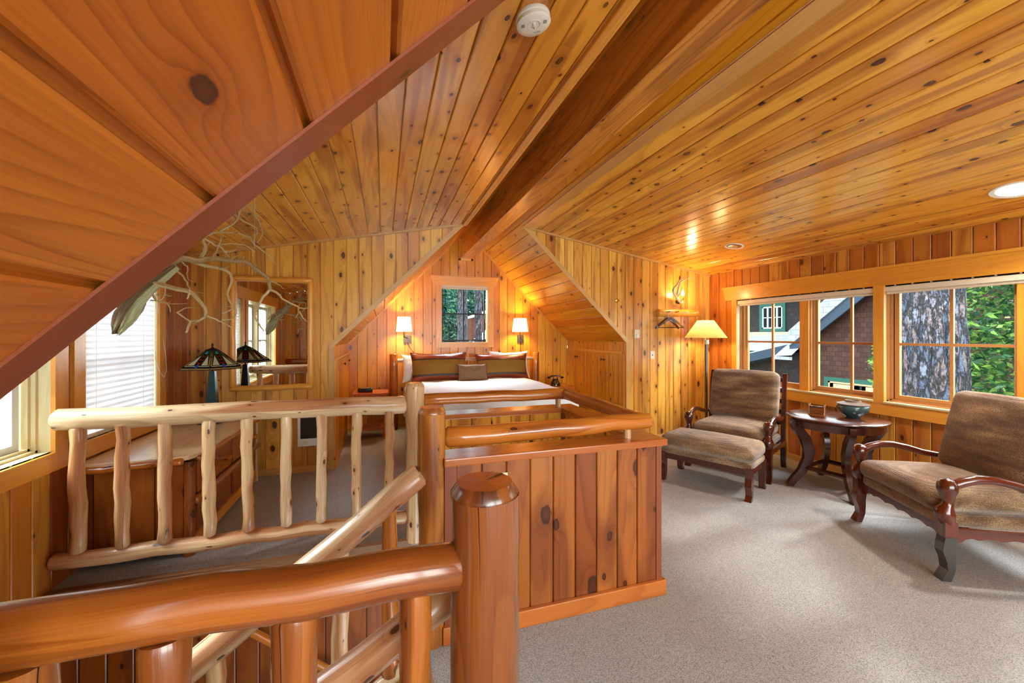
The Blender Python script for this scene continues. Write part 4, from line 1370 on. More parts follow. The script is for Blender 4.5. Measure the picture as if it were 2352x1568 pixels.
m_ = loc(ph); m_.T = m_.T @ Matrix.Translation((0, -.062, .062)) @ Matrix.Rotation(math.radians(58), 4, 'X'); m_.lathe([(0, .012), (.036, .010), (.038, 0)], (0, 0, 0), 20); dl = m_.build('dial', M['steel'], ph, smooth=True)
m_ = loc(ph); m_.T = m_.T @ Matrix.Translation((0, -.062, .062)) @ Matrix.Rotation(math.radians(58), 4, 'X')
for k in range(10): m_.lathe([(.005, .013), (0, .0135)], (.026 * math.cos(k * .55), .026 * math.sin(k * .55), 0), 8)
m_.lathe([(.014, .0135), (0, .014)], (0, 0, 0), 14)
m_.build('finger_hole', M['bakelite'], dl)
for sx in (-1, 1):
    m_ = loc(ph); m_.box((sx * .035 - .008, -.02, .10), (sx * .035 + .008, .02, .14)); m_.build('cradle', M['bakelite'], ph)
m_ = loc(ph)
m_.tube([(-.11, -.012, .140), (-.07, 0, .158), (0, 0, .164), (.07, 0, .158), (.11, -.012, .140)], .013, 12)
m_.tube([(-.115, -.005, .150), (-.12, -.012, .118)], [.02, .03], 14); m_.tube([(.115, -.005, .150), (.12, -.012, .118)], [.02, .03], 14)
m_.build('handset', M['bakelite'], ph, smooth=True)
m_ = loc(ph); m_.tube([(.12 + .006 * math.cos(k * 1.3), -.01 + .004 * k * .3, .115 - .0028 * k + .006 * math.sin(k * 1.3)) for k in range(38)], .0025, 5); m_.build('coiled_cord', M['bakelite'], ph, smooth=True)
# wall sconces
def sconce(label, x, z0=1.555, z1=1.785):
    t_ = thing('wall_sconce', label, 'wall lamp', (x, YB, 1.42))
    yc = YB - .17
    m_ = MB(); m_.box((x + .0, YB - .022, 1.372), (x + .118, YB, 1.50)); m_.build('back_plate', M['bronze'], t_, bevel=.003)
    m_ = MB()
    m_.tube([(x + .06, YB - .02, 1.45), (x + .06, YB - .09, 1.45), (x, yc, 1.47), (x, yc, 1.56)], .008, 10); m_.build('swing_arm', M['bronze'], t_, smooth=True)
    m_ = MB()
    P = []
    for (hw_, z) in ((.122, z0), (.096, z1)):
        row = []
        for k in range(48):
            a = 2 * PI * k / 48
            cu, cv = math.cos(a), math.sin(a)
            q = (abs(cu) ** 7 + abs(cv) ** 7) ** (1 / 7)
            row.append((x + hw_ * cu / q, yc + hw_ * .8 * cv / q, z))
        P.append(row)
    m_.grid(P, closev=True)
    m_.build('lamp_shade', M['shade_white'], t_, smooth=True)
    m_ = MB(); m_.lathe([(0, 1.60), (.02, 1.61), (.03, 1.65), (.02, 1.69), (0, 1.70)], (x, yc, 0), 14); m_.build('bulb', M['bulb'], t_, smooth=True)
    m_ = MB()
    m_.tube([(x + .06, YB - .012, 1.375), (x + .065, YB - .012, 1.2), (x + .13, YB - .05, 1.0)] if x > 1 else [(x + .06, YB - .012, 1.375), (x + .11, YB - .02, 1.28), (x + .26, YB - .08, 1.06)], .004, 6)
    m_.build('cord', M['black'], t_)
    return t_
sconce('lit white-shaded wall sconce above the left side of the bed', .315)
sconce('lit white-shaded wall sconce above the right side of the bed', 2.26)
for x in (.315, 2.26):
    light('sconce_bulb', 'POINT', (x, YB - .17, 1.66), 32, (1.0, 0.76, 0.44), shadow_soft_size=.05)

# ------------------------------------------------------------------ far wall things, left
mr = thing('wall_mirror', 'rectangular mirror in a rounded log frame on the left far wall', 'mirror', (-1.11, YF, 1.5))
mx0, mx1, mz0, mz1 = -1.465, -.775, .965, 2.065
m_ = MB(); m_.box((mx0, YF - .03, mz0), (mx1, YF - .02, mz1)); m_.build('mirror_glass', M['mirror'], mr)
m_ = MB(); m_.box((mx0 - .01, YF - .02, mz0 - .01), (mx1 + .01, YF - .003, mz1 + .01)); m_.build('backing', M['sheet'], mr)
def rail_(a, b, s_):
    m_ = MB(); m_.tube(logpts(a, b, 8, .003, s_), .030, 16, wob=.05, bev=.01); m_.build('log_frame', M['trim'], mr, smooth=True)
yy = YF - .038
rail_((mx0 - .02, yy, mz0 - .035), (mx0 - .02, yy, mz1 + .03), 1); rail_((mx1 + .02, yy, mz0 - .03), (mx1 + .02, yy, mz1 + .03), 3)
rail_((mx0 - .045, yy, mz1 + .025), (mx1 + .045, yy, mz1 + .025), 5); rail_((mx0 - .045, yy, mz0 - .025), (mx1 + .045, yy, mz0 - .025), 7)
ht = thing('wall_heater', 'white electric wall heater with dark grille below the mirror', 'heater', (-.77, YF, .28))
m_ = MB(); m_.box((-.885, YF - .03, .285), (-.655, YF, .655)); m_.build('housing', M['white'], ht, bevel=.005)
m_ = MB(); m_.box((-.855, YF - .033, .37), (-.685, YF - .0295, .635)); gr = m_.build('grille', M['iron'], ht)
m_ = MB()
for k in range(22): m_.box((-.853, YF - .037, .375 + k * .012), (-.687, YF - .032, .379 + k * .012))
m_.build('louvres', M['bronze'], gr)
m_ = MB(); m_.lathe([(.022, 0), (.02, .012), (0, .013)], (-.81, YF - .03, .325), 16, axis='y'); m_.build('dial', M['ivory'], ht)

# dresser under the blind window
ds = thing('dresser', 'long log-trimmed dresser with blond top under the slatted blind', 'dresser', (-1.5, 4.0, 0))
dx0, dx1, dy0, dy1, dz = -1.83, -1.225, 3.26, 4.78, .69
m_ = MB()
boards(m_, (0, dy0, 0), (1, 0, 0), (0, 0, 1), (0, -1, 0), [R(dx0, .04, dx1 - .03, dz - .05)], w=.16, cham=.004, seed=91)
m_.box((dx0, dy0 + .012, .05), (dx1 - .03, dy1, dz - .05))
m_.build('carcass', M['half'], ds)
m_ = MB()
top = [(dx0, dy0 - .05), (dx1 - .09, dy0 - .05), (dx1 - .02, dy0 - .02), (dx1 + .025, dy0 + .06)] + [(dx1 + .03, dy0 + .2 + k * .2) for k in range(6)] + [(dx1 + .03, dy1 + .02), (dx0, dy1 + .02)]
m_.prism(top, dz - .03, dz, plane='xy', ulong=1); m_.build('top', M['dresser_top'], ds, bevel=.006)
m_ = MB(); m_.tube(logpts((dx0 + .01, dy0 - .045, dz - .04), (dx1 - .04, dy0 - .045, dz - .034), 8, .008, 3), .026, 14, wob=.12, bev=.01); m_.build('edge_log', M['log_amber'], ds, smooth=True)
m_ = MB(); m_.tube(logpts((dx1 + .02, dy0 + .03, dz - .038), (dx1 + .02, dy1, dz - .038), 10, .006, 4), .022, 14, wob=.12, bev=.01); m_.build('edge_log', M['log_amber'], ds, smooth=True)
for y in (dy0 + .03, dy1 - .03):
    m_ = MB(); m_.tube(logpts((dx1 - .035, y, 0), (dx1 - .035, y, dz - .05), 6, .004, int(y * 10)), .034, 14, wob=.06); m_.build('corner_post', M['log_pale'] if y > 4 else M['half'], ds, smooth=True)
for (y0, y1) in ((dy0 + .10, dy0 + .74), (dy0 + .80, dy1 - .08)):
    for (z0, z1) in ((.40, .62),):
        m_ = MB(); m_.box((dx1 - .03, y0, z0), (dx1 - .008, y1, z1)); d_ = m_.build('drawer', M['half'], ds, bevel=.005)
        for q in (.3, .7):
            m_ = MB(); m_.tube([(dx1 - .01, y0 + (y1 - y0) * q, z0 + .11), (dx1 + .05, y0 + (y1 - y0) * q, z0 + .11)], .024, 12); m_.build('knob', M['log_amber'], d_, smooth=True)
    m_ = MB(); m_.box((dx1 - .03, y0, .13), (dx1 - .01, y1, .33)); d_ = m_.build('drawer', M['half'], ds, bevel=.005)
m_ = MB(); m_.tube(logpts((dx1 - .005, dy0 + .03, .365), (dx1 - .005, dy1, .365), 9, .006, 8), .028, 12, wob=.15, bev=.01); m_.build('middle_log', M['log_red'], ds, smooth=True)
m_ = MB(); m_.box((dx1 - .03, dy0 + .05, .03), (dx1 - .012, dy1 - .05, .11)); m_.build('kick_board', M['trim'], ds)

# stained glass lamp
tl = thing('table_lamp', 'unlit stained glass table lamp with blue-green tapered base on the dresser', 'table lamp', (-1.505, 4.40, .69))
lx, ly = -1.505, 4.40
m_ = MB()
P = []
for hw_, z in ((.085, .69), (.085, .705), (.05, .74), (.044, .80), (.022, 1.165)):
    P.append([(lx + sx * hw_, ly + sy * hw_, z) for sx, sy in ((-1, -1), (1, -1), (1, 1), (-1, 1))])
m_.grid(P, closev=True); M['teal'] = plain('blue_green_metal', (34, 62, 68), .35, metal=.4)
m_.build('base', M['teal'], tl)
m_ = MB(); m_.tube([(lx, ly, 1.16), (lx, ly, 1.375)], .008, 8); m_.lathe([(.0, 1.425), (.006, 1.42), (.010, 1.405), (.006, 1.395), (.012, 1.38), (.05, 1.365), (.062, 1.355), (0.062, 1.35)], (lx, ly, 0), 12); m_.build('finial', M['iron'], tl, smooth=True)
gl = {k: translucent('art_glass_' + k, c, .35) for k, c in dict(green=(52, 62, 34), cream=(214, 208, 176), amber=(176, 142, 88), red=(150, 26, 20), blue=(76, 84, 178), turq=(70, 176, 200), dark=(16, 18, 16)).items()}
gk = list(gl)
m_ = MB(); ns = 6; rt, rb, z1_, z0_ = .062, .262, 1.352, 1.192
panels = []
for k in range(ns):
    a0, a1 = 2 * PI * (k + .5) / ns + .25, 2 * PI * (k + 1.5) / ns + .25
    def PP(u, v, off=0):
        rr = rt + (rb - rt) * v; z = z1_ + (z0_ - z1_) * v
        p = Vector((math.cos(a0) * rr, math.sin(a0) * rr, 0)).lerp(Vector((math.cos(a1) * rr, math.sin(a1) * rr, 0)), (u + 1) / 2)
        am = (a0 + a1) / 2
        n_ = Vector((math.cos(am) * .62, math.sin(am) * .62, .78)) * off
        return (lx + p.x + n_.x, ly + p.y + n_.y, z + n_.z)
    pm = MB(); pm.m = gk.index('green')
    pm.face([PP(-1, 0), PP(-1, 1), PP(1, 1), PP(1, 0)])
    def piece(kind, pts, o=.0015):
        pm.m = gk.index(kind); pm.face([PP(u, v, o) for u, v in pts])
    piece('dark', [(-1, .84), (-1, .90), (1, .90), (1, .84)])
    piece('cream', [(-.9, .80), (-.9, .835), (.9, .835), (.9, .80)])
    piece('amber', [(-1, .92), (-1, .98), (1, .98), (1, .92)])
    for s_ in (-1, 1):
        piece('amber', [(s_ * .97, .02), (s_ * .97, .8), (s_ * .86, .8), (s_ * .86, .02)])
        piece('red', [(s_ * .99, .30), (s_ * .99, .36), (s_ * .80, .36), (s_ * .80, .30)], .002)
        piece('cream', [(s_ * .55, .25), (s_ * .80, .76), (s_ * .30, .76)])
    piece('dark', [(-.16, .16), (-.20, .76), (.20, .76), (.16, .16)])
    for v in (.22, .40, .58):
        piece('red', [(-.17, v), (-.17, v + .10), (0, v + .15), (.17, v + .10), (.17, v), (0, v + .06)], .0025)
    piece('turq', [(0, .02), (-.32, .12), (-.14, .17), (.14, .17), (.32, .12)], .0025)
    piece('blue', [(0, .70), (-.17, .79), (-.1, .90), (.1, .90), (.17, .79)], .003)
    panels.append(pm.build('shade_panel', [gl[q] for q in gk], tl))
m_ = MB()
for k in range(ns):
    a0, a1 = 2 * PI * (k + .5) / ns + .25, 2 * PI * (k + 1.5) / ns + .25
    f = lambda a, r_, z: (lx + math.cos(a) * r_, ly + math.sin(a) * r_, z)
    m_.tube([f(a0, rt, z1_ + .002), f(a0, rb, z0_)], .003, 6); m_.tube([f(a0, rb, z0_), f(a1, rb, z0_)], .003, 6)
m_.build('came', M['iron'], tl)
m_ = MB()
for dx_, zz_ in ((-.055, 1.065), (.06, 1.08)):
    m_.tube([(lx + dx_, ly - .03, 1.2), (lx + dx_, ly - .03, zz_)], .0012, 5); m_.lathe([(0, .008), (.008, 0), (0, -.008)], (lx + dx_, ly - .03, zz_), 8)
m_.build('pull_chain', M['iron'], tl)

# driftwood branch hanging under the left ceiling
BRANCH = [
  [(-1.358,3.1,1.924,0.024),(-1.295,3.136,1.971,0.023),(-1.24,3.173,2.004,0.022),(-1.187,3.209,1.993,0.021),(-1.149,3.245,2.015,0.02),(-1.098,3.282,2.032,0.019),(-1.032,3.318,2.024,0.018),(-0.95,3.355,2.028,0.017),(-0.897,3.391,1.993,0.016),(-0.829,3.427,1.932,0.015),(-0.821,3.464,1.903,0.014),(-0.826,3.5,1.846,0.013)] ,
  [(-0.826,3.5,1.846,0.011),(-0.781,3.54,1.821,0.0094),(-0.748,3.58,1.779,0.0078),(-0.663,3.62,1.736,0.0062),(-0.649,3.66,1.719,0.0046),(-0.57,3.7,1.724,0.003)] ,
  [(-0.826,3.5,1.846,0.01),(-0.868,3.48,1.782,0.009),(-0.902,3.46,1.69,0.008),(-0.914,3.44,1.651,0.007),(-0.879,3.42,1.584,0.006),(-0.842,3.4,1.528,0.005)] ,
  [(-0.83,3.46,1.925,0.008),(-0.77,3.43,1.89,0.005),(-0.704,3.4,1.843,0.002)] ,
  [(-1.174,3.25,2.011,0.013),(-1.168,3.233,2.029,0.0115),(-1.139,3.217,2.088,0.01),(-1.142,3.2,2.138,0.0085),(-1.099,3.183,2.178,0.007),(-1.048,3.167,2.187,0.0055),(-0.962,3.15,2.185,0.004)] ,
  [(-1.134,3.18,2.141,0.008),(-1.09,3.224,2.113,0.007),(-1.064,3.268,2.104,0.006),(-1.036,3.312,2.051,0.005),(-1.001,3.356,2.033,0.004),(-0.985,3.4,2.005,0.003)] ,
  [(-1.132,3.28,2.019,0.008),(-1.067,3.19,2.06,0.0055),(-1.009,3.1,2.145,0.003)] ,
  [(-1.065,3.2,2.103,0.006),(-1.044,3.3,2.14,0.0047),(-0.97,3.4,2.159,0.0033),(-0.929,3.5,2.132,0.002)] ,
  [(-0.921,3.1,2.178,0.006),(-0.87,3.175,2.166,0.0053),(-0.86,3.25,2.134,0.0045),(-0.804,3.325,2.089,0.0037),(-0.757,3.4,2.021,0.003)] ,
  [(-1.042,3.15,2.184,0.007),(-0.952,3.175,2.268,0.0065),(-0.972,3.2,2.317,0.006),(-0.914,3.225,2.285,0.0055),(-0.848,3.25,2.248,0.005),(-0.867,3.275,2.203,0.0045),(-0.923,3.3,2.198,0.004)] ,
  [(-0.93,3.1,2.25,0.006),(-0.904,3.129,2.34,0.0056),(-0.868,3.157,2.393,0.0051),(-0.849,3.186,2.362,0.0047),(-0.854,3.214,2.329,0.0043),(-0.827,3.243,2.29,0.0039),(-0.816,3.271,2.213,0.0034),(-0.855,3.3,2.16,0.003)] ,
  [(-0.844,3.18,2.32,0.004),(-0.892,3.19,2.312,0.003),(-0.901,3.2,2.341,0.002)] ,
  [(-0.85,3.2,2.325,0.004),(-0.798,3.2,2.338,0.002)] ,
  [(-1.239,3.2,1.999,0.013),(-1.157,3.25,1.975,0.012),(-1.092,3.3,1.966,0.011),(-1.06,3.35,1.957,0.01),(-1.042,3.4,1.908,0.009),(-1.082,3.45,1.817,0.008),(-1.095,3.5,1.763,0.007),(-1.084,3.55,1.703,0.006),(-1.172,3.6,1.662,0.005)] ,
  [(-1.092,3.3,1.966,0.006),(-0.992,3.2,1.968,0.002)] ,
  [(-1.349,3.15,1.958,0.009),(-1.338,3.2,1.957,0.0083),(-1.314,3.25,1.93,0.0075),(-1.284,3.3,1.877,0.0067),(-1.28,3.35,1.815,0.006)] ,
  [(-1.267,3.2,1.984,0.006),(-1.253,3.25,1.953,0.005),(-1.278,3.3,1.919,0.004),(-1.286,3.35,1.884,0.003),(-1.273,3.4,1.877,0.002)] ,
  [(-1.473,3.15,1.85,0.019),(-1.409,3.145,1.839,0.0177),(-1.376,3.14,1.827,0.0164),(-1.295,3.135,1.804,0.0151),(-1.196,3.13,1.781,0.0138),(-1.156,3.125,1.743,0.0125),(-1.11,3.12,1.678,0.0112),(-1.108,3.115,1.626,0.0099),(-1.14,3.11,1.593,0.0086),(-1.181,3.105,1.583,0.0073),(-1.206,3.1,1.512,0.006)] ,
  [(-1.092,3.1,1.625,0.008),(-1.048,3.133,1.601,0.0063),(-1.002,3.167,1.569,0.0047),(-0.966,3.2,1.54,0.003)] ,
  [(-1.016,3.12,1.598,0.005),(-0.969,3.21,1.619,0.0035),(-0.987,3.3,1.692,0.002)] ,
  [(-1.213,3.0,1.641,0.005),(-1.197,3.05,1.615,0.005),(-1.179,3.1,1.586,0.005)] ,
  [(-1.213,3.0,1.638,0.004),(-1.162,3.0,1.67,0.003),(-1.112,3.0,1.671,0.002)] ,
  [(-1.559,3.2,1.725,0.012),(-1.517,3.22,1.786,0.0102),(-1.462,3.24,1.803,0.0084),(-1.428,3.26,1.73,0.0066),(-1.382,3.28,1.717,0.0048),(-1.371,3.3,1.658,0.003)] ,
  [(-1.402,3.2,1.723,0.005),(-1.363,3.3,1.712,0.0035),(-1.311,3.4,1.72,0.002)] ,
  [(-1.434,3.2,1.725,0.004),(-1.372,3.167,1.724,0.0033),(-1.326,3.133,1.764,0.0027),(-1.317,3.1,1.834,0.002)] ,
  [(-1.402,3.2,1.762,0.004),(-1.354,3.2,1.76,0.003),(-1.321,3.2,1.755,0.002)] ,
  [(-1.192,3.12,1.793,0.007),(-1.208,3.12,1.731,0.004)] ,
  [(-1.192,3.12,1.777,0.004),(-1.15,3.2,1.78,0.002)] ,
  [(-1.02,3.3,2.022,0.005),(-0.988,3.275,2.047,0.004),(-0.954,3.25,2.055,0.003)] ,
  [(-1.018,3.2,2.066,0.006),(-0.998,3.267,2.087,0.005),(-0.994,3.333,2.125,0.004),(-0.963,3.4,2.138,0.003)] ,
  [(-0.669,3.65,1.738,0.006),(-0.65,3.625,1.688,0.005),(-0.67,3.6,1.638,0.004)] ,
  [(-0.649,3.66,1.69,0.006),(-0.607,3.63,1.624,0.0045),(-0.576,3.6,1.603,0.003)] ,
]
bb = thing('driftwood_branch', 'bare twisting driftwood branch hung beneath the left ceiling', 'branch', (-1.2, 3.2, 1.5))
rs = random.Random(5)
m_ = MB()
for l_ in BRANCH:
    pts = [Vector(p[:3]) for p in l_]; rad = [p[3] for p in l_]
    q, r2 = [pts[0]], [rad[0]]
    for i in range(len(pts) - 1):      # catmull style subdivision
        p0 = pts[max(i - 1, 0)]; p1 = pts[i]; p2 = pts[i + 1]; p3 = pts[min(i + 2, len(pts) - 1)]
        for k in range(1, 5):
            t = k / 4
            c = .5 * ((2 * p1) + (p2 - p0) * t + (2 * p0 - 5 * p1 + 4 * p2 - p3) * t * t + (3 * p1 - p0 - 3 * p2 + p3) * t ** 3)
            q.append(c + Vector((rs.uniform(-1, 1), rs.uniform(-1, 1), rs.uniform(-1, 1))) * .0035); r2.append(rad[i] + (rad[i + 1] - rad[i]) * t)
    m_.tube(q, r2, 9, wob=.18)
    for k in range(2, len(q) - 2, 5):
        if rs.random() < .55:
            d = Vector((rs.uniform(-1, 1), rs.uniform(-.6, .6), rs.uniform(-1, 1))).normalized()
            e = q[k] + d * rs.uniform(.02, .05)
            m_.tube([q[k], q[k].lerp(e, .6) + Vector((0, 0, rs.uniform(-.004, .004))), e], [r2[k] * .5, r2[k] * .35, .001], 6)
m_.build('twigs', M['drift'], bb, smooth=True)
m_ = MB()
rootp = [(-1.28, 3.15, 1.95, .03), (-1.37, 3.15, 1.862, .042), (-1.432, 3.15, 1.800, .052), (-1.485, 3.15, 1.735, .060), (-1.525, 3.15, 1.66, .063), (-1.550, 3.15, 1.60, .056), (-1.573, 3.15, 1.55, .044), (-1.585, 3.15, 1.52, .020)]
def flute(m__, pts, rad, seg=64, sub=7):
    q, r2 = [], []
    for i in range(len(pts) - 1):
        for k in range(sub):
            t = k / sub; q.append(Vector(pts[i]).lerp(Vector(pts[i + 1]), t)); r2.append(rad[i] + (rad[i + 1] - rad[i]) * t)
    q.append(Vector(pts[-1])); r2.append(rad[-1])
    P = []
    for i, p in enumerate(q):
        t = (q[min(i + 1, len(q) - 1)] - q[max(i - 1, 0)]).normalized()
        x = t.cross(Vector((0, 1, 0))).normalized(); y = t.cross(x)
        row = []
        for k in range(seg):
            a = 2 * PI * k / seg
            n1 = noise.noise(Vector((math.cos(a) * 3.5, math.sin(a) * 3.5, i * .05)))
            n2 = noise.noise(Vector((math.cos(a) * 9, math.sin(a) * 9, i * .09)))
            n3 = noise.noise(Vector((math.cos(a) * 1.2, math.sin(a) * 1.2, i * .1 + 9)))
            rr = r2[i] * (1 + .28 * n3 - .30 * abs(n1) + .12 * n2)
            row.append(p + x * math.cos(a) * rr * 1.15 + y * math.sin(a) * rr * .8 + t * .02 * n1 * (i / len(q)) * 3)
        P.append(row)
    m__.grid(P, lambda i, j: (i * .012, j * .006), closev=True)
    m__.face(P[-1])
flute(m_, [p[:3] for p in rootp], [p[3] * .84 for p in rootp])
m_.build('root_end', M['drift_root'], bb, smooth=True)
m_ = MB(); m_.tube([(-1.28, 3.15, 1.95), (-1.27, 3.15, 2.42)], .0015, 5); m_.tube([(-.86, 3.25, 2.11), (-.86, 3.25, 2.51)], .0015, 5); m_.build('hanging_wire', M['steel'], bb)

# ------------------------------------------------------------------ armchairs, ottoman, round table
def cabriole(m_, x, y, z1, dirx, diry, w=.06, fl=.05, out=.035):
    """curved bracket leg standing on the floor, sweeping towards (dirx,diry)"""
    d = Vector((dirx, diry, 0)).normalized()
    t = Vector((-d.y, d.x, 0))
    prof = [(z1, -.030, .032), (z1 * .86, -.030, .040), (z1 * .66, -.022, .046), (z1 * .45, -.022, .026), (z1 * .25, -.018, .020), (z1 * .10, -.006, .040), (0.0, .004, .052)]
    rows = []
    for z, a, b in prof:
        rows.append([Vector((x, y, z)) + d * a - t * w / 2, Vector((x, y, z)) + d * b - t * w / 2, Vector((x, y, z)) + d * b + t * w / 2, Vector((x, y, z)) + d * a + t * w / 2])
    m_.grid(rows, lambda i, j: (prof[min(i, 6)][0], j * .05), closev=True)
    m_.face(list(reversed(rows[-1]))); m_.face(rows[0])
def scallop(x0, x1, z0, z1, nsc, amp, ends=.03):
    pts = [(x0, z1), (x1, z1), (x1, z0 - ends)]
    n = 36
    for i in range(n + 1):
        t = 1 - i / n
        x = x0 + (x1 - x0) * t
        e = ends * max(0, 1 - min(t, 1 - t) * 7)
        z = z0 - e + amp * abs(math.sin(t * PI * nsc)) * (0 if min(t, 1 - t) < .08 else 1)
        pts.append((x, z))
    pts.append((x0, z0 - ends))
    return pts
M['gun'] = plain('dark_grey_polish', (60, 56, 54), .25, coat=.6)  # dark grey for one lower front leg of the near armchair
def armchair(label, loc_, rz, matw, grey_leg=False):
    """local frame: +y is where the sitter faces, origin under the seat centre"""
    t_ = thing('armchair', label, 'armchair', loc_, rz, None)
    W, D = .80, .74
    hx, hy = W / 2, D / 2
    for sx in (-1, 1):
        x = sx * hx
        m_ = loc(t_)
        if grey_leg and sx < 0:
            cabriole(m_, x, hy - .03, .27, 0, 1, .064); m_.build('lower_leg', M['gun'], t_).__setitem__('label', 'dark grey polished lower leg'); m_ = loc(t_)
        else:
            cabriole(m_, x, hy - .03, .27, 0, 1, .062)
        m_.box((x - .032, hy - .062, .265), (x + .032, hy + .005, .36))
        # carved upper scroll flowing into the round hand knob
        yb = hy - .03
        m_.tube([(x, yb, .350), (x, yb + .008, .375), (x, yb + .016, .40), (x, yb + .016, .425), (x, yb + .002, .452), (x, yb - .002, .485), (x, yb, .515), (x, yb + .002, .548), (x, yb, .580), (x, yb - .002, .606), (x, yb - .004, .618)],
                [.036, .044, .050, .046, .031, .029, .036, .049, .050, .036, .012], 22)
        leg = m_.build('front_leg', matw, t_, smooth=True)
        m_ = loc(t_)
        ap = [(x, hy - .05, .575), (x + sx * .004, hy - .10, .600), (x + sx * .008, hy - .17, .622), (x + sx * .01, hy - .26, .625), (x + sx * .008, hy - .36, .605), (x, hy - .46, .575), (x - sx * .01, hy - .56, .560), (x - sx * .012, -hy + .08, .568)]
        m_.tube(ap, [.030, .029, .027, .025, .024, .023, .022, .020], 14)
        m_.build('arm', matw, t_, smooth=True)
        m_ = loc(t_)
        cabriole(m_, x * .97, -hy + .04, .28, 0, -1, .05)
        m_.build('back_leg', matw, t_, smooth=True)
        m_ = loc(t_)
        xa = x * .97
        m_.prism([(-hy + .015, .27), (-hy + .065, .27), (-hy + .055, .55), (-hy - .005, .95), (-hy - .035, 1.055), (-hy - .07, 1.055), (-hy - .04, .92), (-hy + .01, .52)], xa - .022, xa + .022, plane='yz', ulong=1)
        m_.build('back_post', matw, t_)
    m_ = loc(t_)
    for z in (.98, .86, .74, .62, .50):
        o = -hy + .03 - (z - .5) * .13
        m_.box((-hx + .03, o - .012, z - .02), (hx - .03, o + .012, z + .03))
    m_.build('back_slats', matw, t_)
    m_ = loc(t_)
    m_.prism(scallop(-hx + .03, hx - .03, .255, .315, 6, .014), hy - .055, hy - .030)
    for sx in (-1, 1):
        m_.prism(scallop(-hy + .06, hy - .06, .255, .315, 5, .012), sx * hx - .0125, sx * hx + .0125, plane='yz')
    m_.box((-hx + .03, -hy + .03, .26), (hx - .03, -hy + .055, .33))
    m_.build('apron', matw, t_)
    m_ = loc(t_); m_.rbox((0, 0.01, .345), (W - .055, D - .06, .085), .03, 8); m_.build('seat_deck', M['chenille'], t_, smooth=True)
    m_ = loc(t_)
    def seatfn(p):
        p.z += .012 * (1 - (p.x / .4) ** 2)
        p.x *= 1 + .05 * max(0, p.y + .1)
        return p
    m_.rbox((0, .035, .445), (W - .10, D - .03, .135), .055, 14, (.012, .012, .022), fn=seatfn); m_.build('seat_cushion', M['chenille'], t_, smooth=True)
    m_ = loc(t_)
    m_.T = m_.T @ Matrix.Translation((0, -hy + .165, .505)) @ Matrix.Rotation(math.radians(13), 4, 'X')
    m_.rbox((0, 0, .29), (W - .09, .17, .58), .06, 14, (.006, .03, .012)); m_.build('back_cushion', M['chenille'], t_, smooth=True)
    return t_
# far chair: front feet (3.334,3.816) (3.706,3.079); near chair: (3.656,2.271) (3.273,1.553)
def place(fl_, fr_, face):
    a, b = Vector(fl_), Vector(fr_)
    mid = (a + b) / 2
    f = Vector(face).normalized()
    return (mid - f * .37), math.atan2(-f.x, f.y)
p, rz = place((3.334, 3.816), (3.706, 3.079), (-.893, -.450))
armchair('brown chenille armchair by the floor lamp, ottoman pushed up to it', (p.x, p.y, 0), rz, M['mahog'])
p, rz = place((3.656, 2.271), (3.273, 1.553), (-.883, .470))
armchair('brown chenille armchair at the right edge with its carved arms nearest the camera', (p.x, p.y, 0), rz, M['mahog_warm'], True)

ocx, ocy = 3.16, 3.27
orz = math.atan2(.893, -.450)
ot = thing('ottoman', 'brown chenille ottoman on carved legs in front of the far armchair', 'ottoman', (ocx, ocy, 0), orz)
for sx in (-1, 1):
    for sy in (-1, 1):
        m_ = loc(ot); cabriole(m_, sx * .40, sy * .205, .20, 0, sy, .055); m_.box((sx * .40 - .028, sy * .205 - .028, .195), (sx * .40 + .028, sy * .205 + .028, .295)); m_.build('leg', M['mahog'], ot)
m_ = loc(ot)
m_.box((-.40, -.222, .225), (.40, -.195, .29)); m_.box((-.40, .195, .225), (.40, .222, .29)); m_.box((-.415, -.2, .225), (-.39, .2, .29)); m_.box((.39, -.2, .225), (.415, .2, .29))
m_.build('apron', M['mahog'], ot)
m_ = loc(ot); m_.rbox((0, 0, .305), (.85, .45, .07), .025, 8); m_.build('seat_deck', M['chenille'], ot, smooth=True)
m_ = loc(ot); m_.rbox((0, 0, .40), (.86, .47, .15), .06, 14, (.012, .012, .025)); m_.build('cushion', M['chenille'], ot, smooth=True)

tx, ty, tz = 4.225, 2.80, .70
tb = thing('round_table', 'round dark polished side table with curved legs between the armchairs', 'table', (tx, ty, 0))
m_ = MB(); m_.lathe([(0, tz - .035), (.37, tz - .035), (.385, tz - .025), (.405, tz - .012), (.405, tz - .006), (.398, tz), (0, tz)], (tx, ty, 0), 56)
